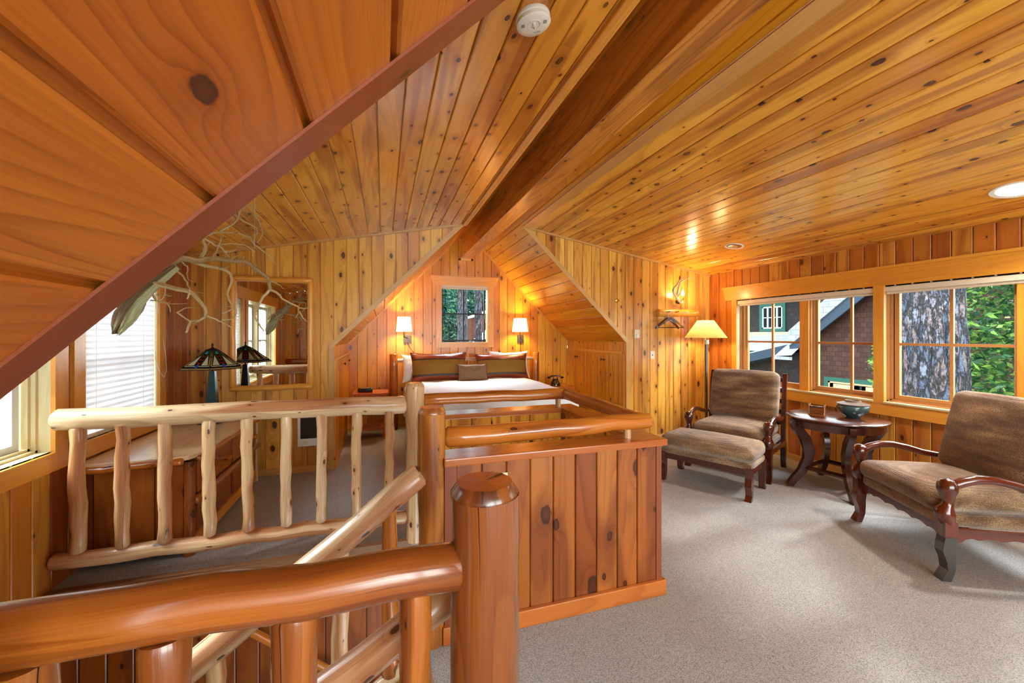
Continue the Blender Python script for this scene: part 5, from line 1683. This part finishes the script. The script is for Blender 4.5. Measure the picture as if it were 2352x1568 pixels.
# planked top: uv from xy
for i, f in enumerate(m_.f): m_.uv[i] = [(m_.v[k].x, m_.v[k].y) for k in f]
m_.build('table_top', M['mahog'], tb, smooth=True)
m_ = MB()
for k in range(5): m_.box((tx - .30 + k * .15 - .001, ty - .33, tz - .0004), (tx - .30 + k * .15 + .001, ty + .33, tz + .0004))
m_.build('plank_joint', M['black'], tb)
m_ = MB(); m_.lathe([(.345, tz - .10), (.36, tz - .10), (.365, tz - .034), (.345, tz - .034)], (tx, ty, 0), 48); m_.build('apron', M['mahog'], tb, smooth=True)
for k, a in enumerate((152, 232, 322, 52)):
    a = math.radians(a)
    m_ = MB()
    m_.T = Matrix.Translation((tx, ty, 0)) @ Matrix.Rotation(a, 4, 'Z')
    # C shaped leg in the local xz plane, x outwards
    cen = [(.415, 0.0), (.375, .06), (.30, .15), (.245, .27), (.235, .37), (.27, .48), (.335, .57), (.36, .60), (.36, .665)]
    wd = [.028, .030, .036, .042, .046, .044, .040, .036, .034]
    L_ = []; R_ = []
    for i, (x, z) in enumerate(cen):
        x0, z0 = cen[max(i - 1, 0)]; x1, z1 = cen[min(i + 1, len(cen) - 1)]
        d = Vector((x1 - x0, z1 - z0)).normalized()
        L_.append((x - d.y * wd[i], z + d.x * wd[i])); R_.append((x + d.y * wd[i], z - d.x * wd[i]))
    L_[0] = (cen[0][0] - .035, 0); R_[0] = (cen[0][0] + .03, 0)
    rows = [[(l[0], -.024, l[1]), (l[0], .024, l[1]), (r[0], .024, r[1]), (r[0], -.024, r[1])] for l, r in zip(L_, R_)]
    m_.grid(rows, lambda i, j: (.08 * i, j * .05), closev=True); m_.face(rows[0]); m_.face(rows[-1])
    m_.build('leg', M['mahog'], tb, smooth=True)
m_ = MB(); 
A4 = [math.radians(a) for a in (152, 232, 322, 52)]
cs = [(tx + .27 * math.cos(a), ty + .27 * math.sin(a)) for a in A4]
for i in range(4):
    a, b = cs[i], cs[(i + 1) % 4]
    m_.tube([(a[0], a[1], .19), (b[0], b[1], .19)], .022, 4)
m_.build('stretcher', M['mahog'], tb)
# bowl and coaster caddy on the table
bx, by = 4.36, 2.73
bw = thing('lidded_bowl', 'blue-green glazed pottery bowl with brown lid on the round table', 'bowl', (bx, by, tz))
M['glaze'] = plain('blue_green_glaze', (58, 92, 96), .12, coat=1.0, noise_amt=.55, nscale=24)
M['glaze_b'] = plain('brown_matt_glaze', (112, 92, 78), .45, noise_amt=.45, nscale=40)
m_ = MB(); m_.lathe([(0, 0), (.052, 0), (.058, .008), (.095, .035), (.122, .068), (.130, .095), (.126, .118), (.118, .125)], (bx, by, tz), 40); m_.build('body', M['glaze'], bw, smooth=True)
m_ = MB(); m_.lathe([(.118, .121), (.130, .126), (.128, .132), (.085, .145), (.066, .152), (.062, .165), (.055, .165), (.050, .155), (0, .152)], (bx, by, tz), 40); m_.build('lid', M['glaze_b'], bw, smooth=True)
cc = thing('coaster_caddy', 'small wooden caddy of stacked coasters on the round table', 'coaster holder', (4.13, 2.91, tz), math.radians(-62))
m_ = loc(cc)
M['cad'] = wood('caddy_wood', [(150, 82, 38), (138, 72, 32)], knots=0, streak=.3, ring=.3, rough=.3, coat=.5)
m_.box((-.06, -.055, 0), (.06, .055, .012))
for sx in (-1, 1):
    for sy in (-1, 1): m_.tube([(sx * .060, sy * .035, .005), (sx * .060, sy * .035, .10), (sx * .064, sy * .035, .108)], .0065, 8)
    m_.box((sx * .060 - .006, -.035, .0), (sx * .060 + .006, .035, .095))
m_.build('holder', M['cad'], cc)
for k in range(5):
    m_ = loc(cc); m_.box((-.050, -.050, .015 + k * .014), (.050, .050, .022 + k * .014)); m_.build('coaster', M['cad'], cc)
m_ = loc(cc); m_.box((-.050, -.050, .080), (.050, .050, .090)); m_.build('coaster', M['darkglass'], cc)

# floor lamp
fx, fy = 4.262, 4.50
fl = thing('floor_lamp', 'lit floor lamp with black pole and parchment shade in the far right corner', 'floor lamp', (fx, fy, 0))
m_ = MB(); m_.lathe([(0, 0), (.14, 0), (.14, .012), (.03, .03), (.012, .05)], (fx, fy, 0), 28); m_.build('base', M['iron'], fl, smooth=True)
m_ = MB(); m_.box((fx - .013, fy - .013, .03), (fx + .013, fy + .013, 1.37)); m_.build('pole', M['black'], fl)
m_ = MB(); m_.tube([(fx, fy, 1.36), (fx, fy, 1.41), (fx - .015, fy, 1.43), (fx - .015, fy, 1.56)], .008, 8); m_.box((fx + .008, fy - .012, 1.375), (fx + .035, fy + .012, 1.43)); m_.build('swivel_joint', M['steel'], fl)
m_ = MB(); rows = []
for r_, z in ((.268, 1.462), (.25, 1.49), (.105, 1.70)):
    rows.append([(fx - .01 + r_ * math.cos(2 * PI * k / 48), fy + r_ * math.sin(2 * PI * k / 48), z) for k in range(48)])
m_.grid(rows, closev=True); m_.build('lamp_shade', M['shade'], fl, smooth=True)
m_ = MB(); m_.lathe([(0, 1.54), (.02, 1.55), (.032, 1.59), (.02, 1.63), (0, 1.64)], (fx - .015, fy, 0), 12); m_.build('bulb', M['bulb'], fl, smooth=True)
light('floor_lamp_bulb', 'POINT', (fx - .015, fy, 1.60), 13, (1.0, .72, .34), shadow_soft_size=.06)

# log coat rack, hangers, antler sconce on the far right wall
rk = thing('coat_rack', 'short half-log coat rack with wooden pegs on the far right wall', 'coat rack', (4.1, YF, 1.82))
m_ = MB(); m_.tube(logpts((3.74, YF - .045, 1.815), (4.43, YF - .045, 1.825), 8, .003, 9), .055, 18, wob=.05, bev=.006); m_.build('log', M['trim'], rk, smooth=True)
for k, x in enumerate((3.86, 4.01, 4.16, 4.34)):
    m_ = MB(); m_.tube([(x - .03, YF - .06, 1.815), (x + .015, YF - .15, 1.835)], [.013, .011], 10); m_.build('peg', M['log_pale'], rk, smooth=True)
def hanger(label, x, y, yaw, z=1.80):
    t_ = thing('coat_hanger', label, 'clothes hanger', (x, y, z - .2), yaw, 'coat hangers on the log rack')
    T = Matrix.Translation((x, y, z)) @ Matrix.Rotation(yaw, 4, 'Z')
    m_ = MB(); m_.T = T
    n = 14
    P = []
    for i in range(n + 1):
        u = -1 + 2 * i / n
        z_ = -.075 - .125 * abs(u) ** 1.15 + .012 * (1 - u * u)
        h = .018 - .004 * abs(u)
        P.append([(u * .22, -.012 + .015 * u * u, z_ + h), (u * .22, .012 + .015 * u * u, z_ + h), (u * .22, .012 + .015 * u * u, z_ - h), (u * .22, -.012 + .015 * u * u, z_ - h)])
    m_.grid(P, lambda i, j: (i * .03, j * .02), closev=True); m_.face(P[0]); m_.face(P[-1])
    m_.build('shoulder_bar', M['mahog'], t_, smooth=True)
    m_ = MB(); m_.T = T; m_.tube([(-.195, .012, -.195), (.195, .012, -.195)], .005, 8); m_.build('trouser_bar', M['black'], t_)
    m_ = MB(); m_.T = T; m_.tube([(0, 0, -.06), (0, 0, -.02), (.02, 0, 0), (.022, 0, .02), (.008, 0, .036), (-.010, 0, .034), (-.016, 0, .022)], .0025, 6); m_.build('hook', M['steel'], t_)
hanger('dark wooden coat hanger on the first rack peg, the nearer of two', 3.872, YF - .155, -.12)
hanger('dark wooden coat hanger on the first rack peg, closer to the wall', 3.868, YF - .105, .14)
an = thing('antler_sconce', 'lit antler wall light above the log coat rack', 'wall lamp', (4.07, YF, 1.95))
def ant(pts, r0, r1, nm='antler', mat=None):
    m_ = MB()
    ps = [Vector(p) for p in pts]; q = []
    for i in range(len(ps) - 1):
        p0 = ps[max(i - 1, 0)]; p1 = ps[i]; p2 = ps[i + 1]; p3 = ps[min(i + 2, len(ps) - 1)]
        for k in range(4):
            t = k / 4
            q.append(.5 * ((2 * p1) + (p2 - p0) * t + (2 * p0 - 5 * p1 + 4 * p2 - p3) * t * t + (3 * p1 - p0 - 3 * p2 + p3) * t ** 3))
    q.append(ps[-1])
    m_.tube(q, [r0 + (r1 - r0) * (i / (len(q) - 1)) ** 1.3 for i in range(len(q))], 10, wob=.08)
    return m_.build(nm, mat or M['antler'], an, smooth=True)
yy = YF - .04
ant([(4.17, yy, 1.965), (4.09, yy - .02, 2.005), (4.02, yy - .05, 2.055), (3.955, yy - .08, 2.11), (3.935, yy - .10, 2.155), (3.97, yy - .11, 2.20), (4.0, yy - .11, 2.235), (4.03, yy - .10, 2.27), (4.10, yy - .09, 2.31), (4.17, yy - .08, 2.345), (4.24, yy - .06, 2.352)], .024, .004)
ant([(4.05, yy - .04, 2.03), (4.02, yy - .08, 2.10), (4.025, yy - .10, 2.18), (4.05, yy - .10, 2.25), (4.13, yy - .09, 2.295), (4.22, yy - .08, 2.325), (4.34, yy - .06, 2.335)], .016, .003)
ant([(4.03, yy - .05, 2.04), (4.05, yy - .10, 2.09), (4.06, yy - .12, 2.14), (4.055, yy - .12, 2.19)], .012, .003)
m_ = MB(); m_.lathe([(.035, 0), (.035, .012), (0, .014)], (4.11, YF - .015, 1.985), 14, axis='y'); m_.build('wall_plate', M['bronze'], an)
m_ = MB(); m_.tube([(4.10, yy - .05, 1.99), (4.115, yy - .08, 2.01), (4.115, yy - .08, 2.06)], .010, 10); m_.build('candle_cup', M['brass'], an, smooth=True)
m_ = MB(); m_.lathe([(0, 2.06), (.014, 2.065), (.018, 2.09), (.012, 2.12), (.003, 2.15), (0, 2.152)], (4.115, yy - .08, 0), 12); m_.build('bulb', M['bulb'], an, smooth=True)
light('antler_bulb', 'POINT', (4.115, yy - .115, 2.10), 3.2, (1.0, .66, .32), shadow_soft_size=.02)
# small wall fittings
tm = thing('thermostat', 'ivory wall thermostat with round dial on the far right wall', 'thermostat', (3.41, YF, 1.5))
m_ = MB(); m_.box((3.365, YF - .03, 1.455), (3.45, YF, 1.575)); m_.build('case', M['ivory'], tm, bevel=.004)
m_ = MB(); m_.lathe([(.022, 0), (.020, .010), (0, .011)], (3.41, YF - .03, 1.49), 16, axis='y'); m_.build('dial', M['white'], tm)
m_ = MB(); m_.box((3.385, YF - .0315, 1.54), (3.435, YF - .030, 1.56)); m_.build('scale_window', M['ivory'], tm)
sw = thing('light_switch', 'white light switch plate low on the far right wall', 'switch', (3.68, YF, 1.2))
m_ = MB(); m_.box((3.645, YF - .007, 1.155), (3.715, YF, 1.27)); m_.build('plate', M['white'], sw, bevel=.002)
m_ = MB(); m_.box((3.674, YF - .016, 1.205), (3.686, YF - .006, 1.22)); m_.build('toggle', M['bronze'], sw)
hk = thing('robe_hook', 'small brass wall hook on the far right wall above the thermostat', 'hook', (3.10, YF, 1.98))
m_ = MB(); m_.lathe([(.028, 0), (.028, .004), (.018, .010), (0, .012)], (3.10, YF - .002, 1.98), 18, axis='y'); m_.build('rosette', M['brass'], hk, smooth=True)
m_ = MB(); m_.tube([(3.10, YF - .01, 1.975), (3.10, YF - .04, 1.965), (3.105, YF - .055, 1.985), (3.105, YF - .055, 2.0)], .005, 8); m_.build('prong', M['brass'], hk, smooth=True)

# recessed downlights in the right ceiling
def on_r(x): return zcr(x)
def tilt_r(): return Matrix.Rotation(math.atan(.166), 4, 'Y')
def downlight(label, x, y, lit, r=.095):
    t_ = thing('recessed_downlight', label, 'ceiling light', (x, y, on_r(x)))
    T = Matrix.Translation((x, y, on_r(x))) @ tilt_r()
    m_ = MB(); m_.T = T; m_.lathe([(r * .78, -.004), (r, -.008), (r * 1.03, -.002), (r * 1.03, .0)], (0, 0, 0), 32, cap=False); m_.build('trim_ring', M['white'], t_, smooth=True)
    m_ = MB(); m_.T = T; m_.lathe([(r * .80, -.0035), (r * .62, -.0025), (0, -.0022)], (0, 0, 0), 32); m_.build('lens', M['downlight'] if lit else M['black'], t_, smooth=True)
    if not lit:
        m_ = MB(); m_.T = T @ Matrix.Translation((.0, .02, -.004)); m_.lathe([(r * .55, -.0005), (r * .4, -.004), (0, -.006)], (0, 0, 0), 24); m_.build('reflector', M['steel'], t_, smooth=True)
    return t_
downlight('unlit recessed ceiling light with dark eyeball above the floor lamp', 3.90, 3.69, False, .10)
downlight('lit recessed ceiling light at the right edge of the ceiling', 4.14, 1.575, True, .13)
light('downlight_beam', 'SPOT', (4.10, 1.565, on_r(4.12) - .06), 60, (1.0, .9, .76), rot=(-.1, 0, -1), spot_size=2.3, spot_blend=.8, shadow_soft_size=.08)

# smoke alarm on the left ceiling
sx_, sy_ = .575, 1.53
sa = thing('smoke_alarm', 'white round smoke alarm on the left ceiling', 'smoke alarm', (sx_, sy_, zcl(sx_)))
T = Matrix.Translation((sx_, sy_, zcl(sx_))) @ Matrix.Rotation(-math.atan(.195), 4, 'Y') @ Matrix.Rotation(math.radians(-20), 4, 'Z')
m_ = MB(); m_.T = T; m_.lathe([(.066, 0), (.070, -.006), (.070, -.016), (.067, -.018), (.068, -.020), (.070, -.034), (.064, -.040), (.030, -.0415), (0, -.0418)], (0, 0, 0), 44); m_.build('housing', M['white'], sa, smooth=True)
m_ = MB(); m_.T = T
for sx in (-1, 1):
    for k in range(3): m_.box((sx * .045 - .006 + k * .005, -.022, -.0422), (sx * .045 - .0045 + k * .005, -.004, -.0405))
m_.build('sounder_slot', M['black'], sa)
m_ = MB(); m_.T = T; m_.lathe([(.026, -.0410), (.0265, -.0432), (.0245, -.0436), (.024, -.0425)], (.0, -.010, 0), 30, cap=False); m_.build('button_ring', M['white'], sa, smooth=True)
m_ = MB(); m_.T = T; m_.rbox((0, -.010, -.0435), (.012, .024, .005), .0024, 4); m_.build('test_button', M['white'], sa, smooth=True)
M['ledg'] = plain('green_indicator', (30, 96, 50), .4)
m_ = MB(); m_.T = T; m_.box((-.0012, .006, -.0440), (.0012, .013, -.042)); m_.build('indicator', M['ledg'], sa)
M['yel'] = plain('yellow_tab', (214, 220, 40), .5)
m_ = MB(); m_.T = T
m_.grid([[(.0706 * math.cos(a), .0706 * math.sin(a), z) for a in (3.72, 3.82, 3.92, 4.02)] for z in (-.024, -.030)]); m_.build('pull_tab', M['yel'], sa)
M['grey_ink'] = plain('grey_print', (120, 132, 134), .6)
def text(body, size, T_, mat, parent, name='lettering'):
    cu = bpy.data.curves.new(name, 'FONT'); cu.body = body; cu.size = size; cu.extrude = .0002; cu.align_x = 'CENTER'
    tmp = bpy.data.objects.new(name, cu); COL.objects.link(tmp)
    dg = bpy.context.evaluated_depsgraph_get()
    me = bpy.data.meshes.new_from_object(tmp.evaluated_get(dg))
    bpy.data.objects.remove(tmp)
    me.transform(WM[parent.name].inverted() @ T_)
    me.materials.clear(); me.materials.append(mat)
    o = bpy.data.objects.new(name, me); COL.objects.link(o); o.parent = parent
    return o
text('Kidde', .012, T @ Matrix.Translation((.012, .034, -.0415)) @ Matrix.Rotation(PI, 4, 'Y') @ Matrix.Rotation(0, 4, 'Z'), M['grey_ink'], sa)

# ------------------------------------------------------------------ outdoors
GZ = -3.0
mb = MB()
for (a, b) in (((XR + .4, -30), (60, 60)), ((-50, -30), (XL - .4, 60)), ((XL - .4, YB + .4), (XR + .4, 60))):
    mb.box((a[0], a[1], GZ - .1), (b[0], b[1], GZ))
mb.build('ground', M['ground'], kind='structure')

def trunk(x, y, z0, z1, r0, r1, lean=(0, 0), seg=48, rings=60, amp=.035, seed=0):
    m_ = MB(); P = []
    for i in range(rings + 1):
        t = i / rings; z = z0 + (z1 - z0) * t
        r = r0 + (r1 - r0) * t + .12 * r0 * math.exp(-t * 14)
        row = []
        for k in range(seg):
            a = 2 * PI * k / seg
            q = Vector((math.cos(a) * 3.2 + seed, math.sin(a) * 3.2, z * .9))
            d = noise.voronoi(q * 1.15, distance_metric='DISTANCE', exponent=2.5)[0]
            e = min(.35, d[1] - d[0]) * amp * 2.6 + noise.noise(q * .6) * amp
            rr = r + e
            row.append((x + lean[0] * (z - z0) + math.cos(a) * rr, y + lean[1] * (z - z0) + math.sin(a) * rr, z))
        P.append(row)
    m_.grid(P, closev=True)
    return m_
pt = thing('pine_tree', 'huge pine trunk with deeply furrowed bark right outside the right window', 'tree', (7.75, 3.86, GZ))
trunk(7.75, 3.86, GZ, 9, .50, .36, (-.005, .012), 150, 240, .035).build('trunk', M['bark'], pt, smooth=True)

def leaf_cloud(cx, cy, cz, rx, ry, rz, n, size, seed, hollow=.5, droop=0.0):
    m_ = MB(); rs = random.Random(seed)
    for _ in range(n):
        while True:
            p = Vector((rs.uniform(-1, 1), rs.uniform(-1, 1), rs.uniform(-1, 1)))
            if p.length <= 1 and noise.noise(Vector((p.x * rx * 1.9 + cx, p.y * ry * 1.9 + cy, p.z * rz * 1.9))) > -.02: break
        c = Vector((cx + p.x * rx, cy + p.y * ry, cz + p.z * rz))
        d = Vector((rs.gauss(0, 1), rs.gauss(0, 1), rs.gauss(0, .6))).normalized()
        e = d.cross(Vector((rs.gauss(0, 1), rs.gauss(0, 1), rs.gauss(0, 1)))).normalized()
        s = size * rs.uniform(.6, 1.3)
        m_.face([c - d * s, c - e * s * .42 - d * s * .1, c + d * s, c + e * s * .42 - d * s * .1])
    return m_
def tree(name, label, x, y, tr, th, clouds, leafmat, leafsize, seed, cat='tree', group=None, trunkmat='bark'):
    t_ = thing(name, label, cat, (x, y, GZ), 0, group)
    trunk(x, y, GZ, GZ + th, tr, tr * .5, (0, 0), 22, 40, .02, seed).build('trunk', M[trunkmat], t_, smooth=True)
    m_ = MB()
    for q, (cx, cy, cz, rx, ry, rz, n) in enumerate(clouds):
        c = leaf_cloud(cx, cy, cz, rx, ry, rz, n, leafsize, seed * 10 + q)
        o = len(m_.v); m_.v += c.v; m_.f += [[k + o for k in f] for f in c.f]; m_.uv += c.uv; m_.r += c.r; m_.mi += c.mi
    m_.build('crown', leafmat, t_, kind='stuff')
    return t_
# broadleaf shrub / young maples to the right of the trunk
tree('maple_tree', 'bright green leafy tree just right of the big pine trunk', 10.2, 3.6, .06, 5.5, [(10.2, 3.5, .8, 1.7, 2.4, 1.9, 17000), (10.4, 3.4, 3.2, 1.6, 2.2, 1.4, 7000), (9.8, 3.8, -.9, 1.4, 1.8, .8, 6000)], M['leaf'], .062, 1)

# neighbour's shingled house seen through the window pair
nh = thing('neighbour_house', 'brown shingled house with grey roofs and green window trim next door', 'house', (14.5, 9.5, GZ))
def quad(m_, pts, su, sv): m_.face(pts, [(0, 0), (su, 0), (su, sv), (0, sv)])
m_ = MB()
quad(m_, [(13, 9.45, GZ), (13, 4.6, GZ), (13, 4.6, 5.4), (13, 9.45, 5.4)], 4.85, 8.4)
quad(m_, [(13, 9.45, 5.4), (13, 9.45, GZ), (16, 9.45, GZ), (16, 9.45, 5.4)], 8.4, 3)
m_.box((13.02, 4.6, GZ), (18, 9.4, 5.0))
for k in range(6, len(m_.f)): pass
m_.build('near_wall', M['shingle'], nh)
m_ = MB()
quad(m_, [(14.6, 14, 0.2), (14.6, 9.0, 0.2), (14.6, 9.0, 3.6), (14.6, 14, 3.6)], 5, 3.4)
m_.box((14.62, 9.5, 0.2), (17, 14, 3.6))
m_.build('upper_wall', M['shingle_dark'], nh)
m_ = MB(); m_.box((14.55, 9.9, 1.35), (14.60, 14, 1.62)); m_.build('skirt_boards', M['cream_paint'] if False else M['antler'], nh)
# overhanging eave above upper wall
m_ = MB(); m_.prism([(13.9, 3.22), (14.0, 3.16), (15.6, 4.1), (15.5, 4.2)], 9.6, 14.2); m_.build('upper_roof', M['roofing'], nh)
# lower main roof, sloping down towards us, with dark fascia
m_ = MB()
def roofslab(mm, y0, y1, x0, z0, x1, z1, th=.10):
    mm.face([(x0, y0, z0), (x0, y1, z0), (x1, y1, z1), (x1, y0, z1)], [(y0, 0), (y1, 0), (y1, 2), (y0, 2)])
    mm.face([(x0, y0, z0 - th), (x1, y0, z1 - th), (x1, y1, z1 - th), (x0, y1, z0 - th)])
    mm.face([(x0, y0, z0 - th), (x0, y1, z0 - th), (x0, y1, z0), (x0, y0, z0)])
    mm.face([(x0, y0, z0 - th), (x0, y0, z0), (x1, y0, z1), (x1, y0, z1 - th)])
    mm.face([(x0, y1, z0 - th), (x1, y1, z1 - th), (x1, y1, z1), (x0, y1, z0)])
P4 = [(12.6, 13.2, .35), (12.9, 9.9, 1.22), (14.6, 9.9, 1.62), (14.6, 13.2, 1.45)]
m_.face(P4, [(0, 0), (3.4, 0), (3.4, 1.8), (0, 1.8)])
m_.build('lower_roof', M['roofing'], nh)
m_ = MB()
a, b = Vector(P4[0]), Vector(P4[1])
m_.face([a - Vector((0, 0, .01)), a - Vector((0, 0, .30)), b - Vector((0, 0, .30)), b - Vector((0, 0, .01))])
m_.face([a - Vector((0, 0, .30)), Vector((13.3, 13.2, .05)), Vector((13.3, 9.9, .9)), b - Vector((0, 0, .30))])
m_.build('lower_fascia', M['fascia'], nh)
m_ = MB(); m_.box((13.3, 9.46, GZ), (14, 13.5, .9)); m_.build('lower_wall', M['shingle_dark'], nh)
# raking roof edge of the near gable
m_ = MB()
def rake(mm, p0, p1, w_, dx=.0, drop=0.0, th=.02):
    (y0, z0), (y1, z1) = p0, p1
    x = 12.7 + dx
    mm.face([(x, y0, z0 - drop), (x, y1, z1 - drop), (x + .02, y1, z1 - drop - w_), (x + .02, y0, z0 - drop - w_)], [(0, 0), (2.6, 0), (2.6, .4), (0, .4)])
g0, g1 = (9.75, 1.34), (5.6, 4.55)
m_.prism([(g0[0], g0[1] + .30), (g1[0], g1[1] + .46), (g1[0], g1[1] + .02), (g0[0], g0[1] - .20)], 12.55, 12.62, plane='yz')
m_.face([(12.55, g0[0], g0[1] + .30), (13.6, g0[0] + .05, g0[1] + .45), (13.6, g1[0] + .05, g1[1] + .6), (12.55, g1[0], g1[1] + .46)])
m_.build('rake_roof', M['roofing'], nh)
m_ = MB()
m_.prism([(g0[0], g0[1] - .19), (g1[0], g1[1] + .03), (g1[0], g1[1] - .38), (g0[0], g0[1] - .50)], 12.60, 12.66, plane='yz')
m_.build('rake_fascia', M['fascia'], nh)
m_ = MB()
m_.face([(12.3, 10.05, .80), (12.3, 9.45, .86), (12.9, 9.45, 1.28), (12.9, 10.0, 1.22)]); m_.box((12.3, 9.45, .70), (12.33, 10.05, .80)); m_.build('return_roof', M['roofing'], nh)
def house_window(parent, x, y0, y1, z0, z1, frame, trimw, nx, nz, inner):
    m_ = MB(); t = trimw
    for lo, hi in (((y0 - t, z0 - t), (y1 + t, z0)), ((y0 - t, z1), (y1 + t, z1 + t)), ((y0 - t, z0), (y0, z1)), ((y1, z0), (y1 + t, z1))):
        m_.box((x - .05, lo[0], lo[1]), (x, hi[0], hi[1]))
    w_ = m_.build('window_frame', frame, parent)
    m_ = MB(); f = .05
    for lo, hi in (((y0, z0), (y1, z0 + f)), ((y0, z1 - f), (y1, z1)), ((y0, z0), (y0 + f, z1)), ((y1 - f, z0), (y1, z1))):
        m_.box((x - .035, lo[0], lo[1]), (x - .005, hi[0], hi[1]))
    for i in range(1, nx): c = y0 + (y1 - y0) * i / nx; m_.box((x - .03, c - .015, z0), (x - .01, c + .015, z1))
    for i in range(1, nz): c = z0 + (z1 - z0) * i / nz; m_.box((x - .03, y0, c - .015), (x - .01, y1, c + .015))
    m_.build('sash', inner, w_)
    m_ = MB(); m_.box((x - .012, y0, z0), (x - .008, y1, z1)); m_.build('window_glass', M['darkglass'], w_)
    return w_
w_ = house_window(nh, 14.6, 11.55, 12.42, 1.75, 2.62, M['green_paint'], .12, 1, 2, M['white_paint'])
m_ = MB()
for y_ in (11.78, 11.95, 12.18): m_.box((14.56, y_ - .03 * (1 + (y_ == 11.95)), 1.75), (14.595, y_ + .03 * (1 + (y_ == 11.95)), 2.62))
m_.build('casement', M['white_paint'], w_)
w_ = house_window(nh, 13, 6.5, 8.80, -1.2, .10, M['green_paint'], .12, 1, 1, M['cream_paint'])
m_ = MB()
for y0, y1 in ((7.98, 8.74), (7.12, 7.88), (6.56, 7.02)):
    for lo, hi in (((y0, -1.1), (y0 + .10, .03)), ((y1 - .10, -1.1), (y1, .03)), ((y0, -.09), (y1, .03)), (((y0 + y1) / 2 - .02, -1.1), ((y0 + y1) / 2 + .02, -.09))):
        m_.box((12.94, lo[0], lo[1]), (12.985, hi[0], hi[1]))
m_.build('casement', M['cream_paint'], w_)
m_ = MB()
for k in range(27): m_.box((12.982, 6.6 + k * .080, -1.1), (12.988, 6.655 + k * .080, -.09))
m_.build('curtain', M['curtain'], w_)
house_window(nh, 13, 6.3, 7.50, 1.62, 2.9, M['green_paint'], .11, 2, 2, M['white_paint'])
# woods beyond the bed window
tw = [(2.42, 13.2, .10), (2.98, 15.5, .19), (3.28, 14.3, .17)]
for i, (x, y, r) in enumerate(tw):
    lab = ['slim dark trunk, leftmost of three seen through the bed window', 'middle pine trunk behind the bed window muntin', 'right-hand pine trunk seen through the bed window'][i]
    tree('pine_tree', lab, x, y, r, 9, [(x, y, 6.6, .26, .5, .9, 500)], M['leaf_blue'], .10, 30 + i)
for i, (x, y, z, n, r) in enumerate(((2.35, 19, 1.6, 11000, 1.2), (4.85, 19.8, 1.2, 9000, 1.2), (3.6, 22.2, 2.6, 9000, 1.5), (6.8, 22, 1.0, 6000, 1.5), (.3, 22, 1.5, 5000, 1.5))):
    tree('fir_tree', ['blue-green fir filling the left panes of the bed window', 'blue-green fir at the right in the bed window', 'tall fir standing farthest back in the middle of the bed window', 'fir far back, right of all others in the bed window', 'fir far back, left of all others in the bed window'][i], x, y, .12, 9, [(x, y, z, r, 1.3, 3.6, n)], [M['leaf_blue'], M['leaf_blue'], M['leaf_dark'], M['leaf_dark'], M['leaf_dark']][i], .11, 40 + i)
sh = thing('far_cabin', 'small brown gabled cabin with white roof edge in the bed window', 'house', (4.1, 16.8, GZ))
m_ = MB(); m_.prism([(3.52, 2.18), (5.2, 2.75), (5.2, -3.0), (3.52, -3.0)], 16.6, 18.0); m_.build('wall', M['barn'], sh)
m_ = MB(); m_.prism([(3.50, 2.20), (5.2, 2.77), (5.2, 2.85), (3.48, 2.28)], 16.5, 18.1); m_.build('roof_edge', M['white_paint'], sh)
m_ = MB(); m_.prism([(3.55, 1.22), (4.6, 2.15), (4.6, 1.75), (3.55, .98)], 16.2, 16.5); m_.build('porch_roof', M['white_paint'], sh)
m_ = MB(); m_.prism([(3.60, .96), (4.6, 1.72), (4.6, -3), (3.60, -3)], 16.3, 16.45); m_.build('porch_wall', M['shingle_dark'], sh)
th = thing('thicket', 'dense dark thicket closing the view behind the firs of the bed window', 'bushes', (4, 25.5, GZ))
leaf_cloud(4, 25.5, .2, 9, 1.0, 4.2, 16000, .24, 99).build('foliage', M['leaf_dark'], th, kind='stuff')
# trees outside the left windows (seen in the mirror)
for i, (x, y) in enumerate(((-7.5, 1.4), (-7.5, 6.4), (-7.5, -3.6))):
    tree('fir_tree', ['dark fir outside the near left window', 'dark fir outside the blind window', 'dark fir behind and left of the stair'][i], x, y, .18, 9, [(x, y, 1.0, 1.6, 2.45, 3.6, 12000)], M['leaf_dark'], .15, 60 + i)
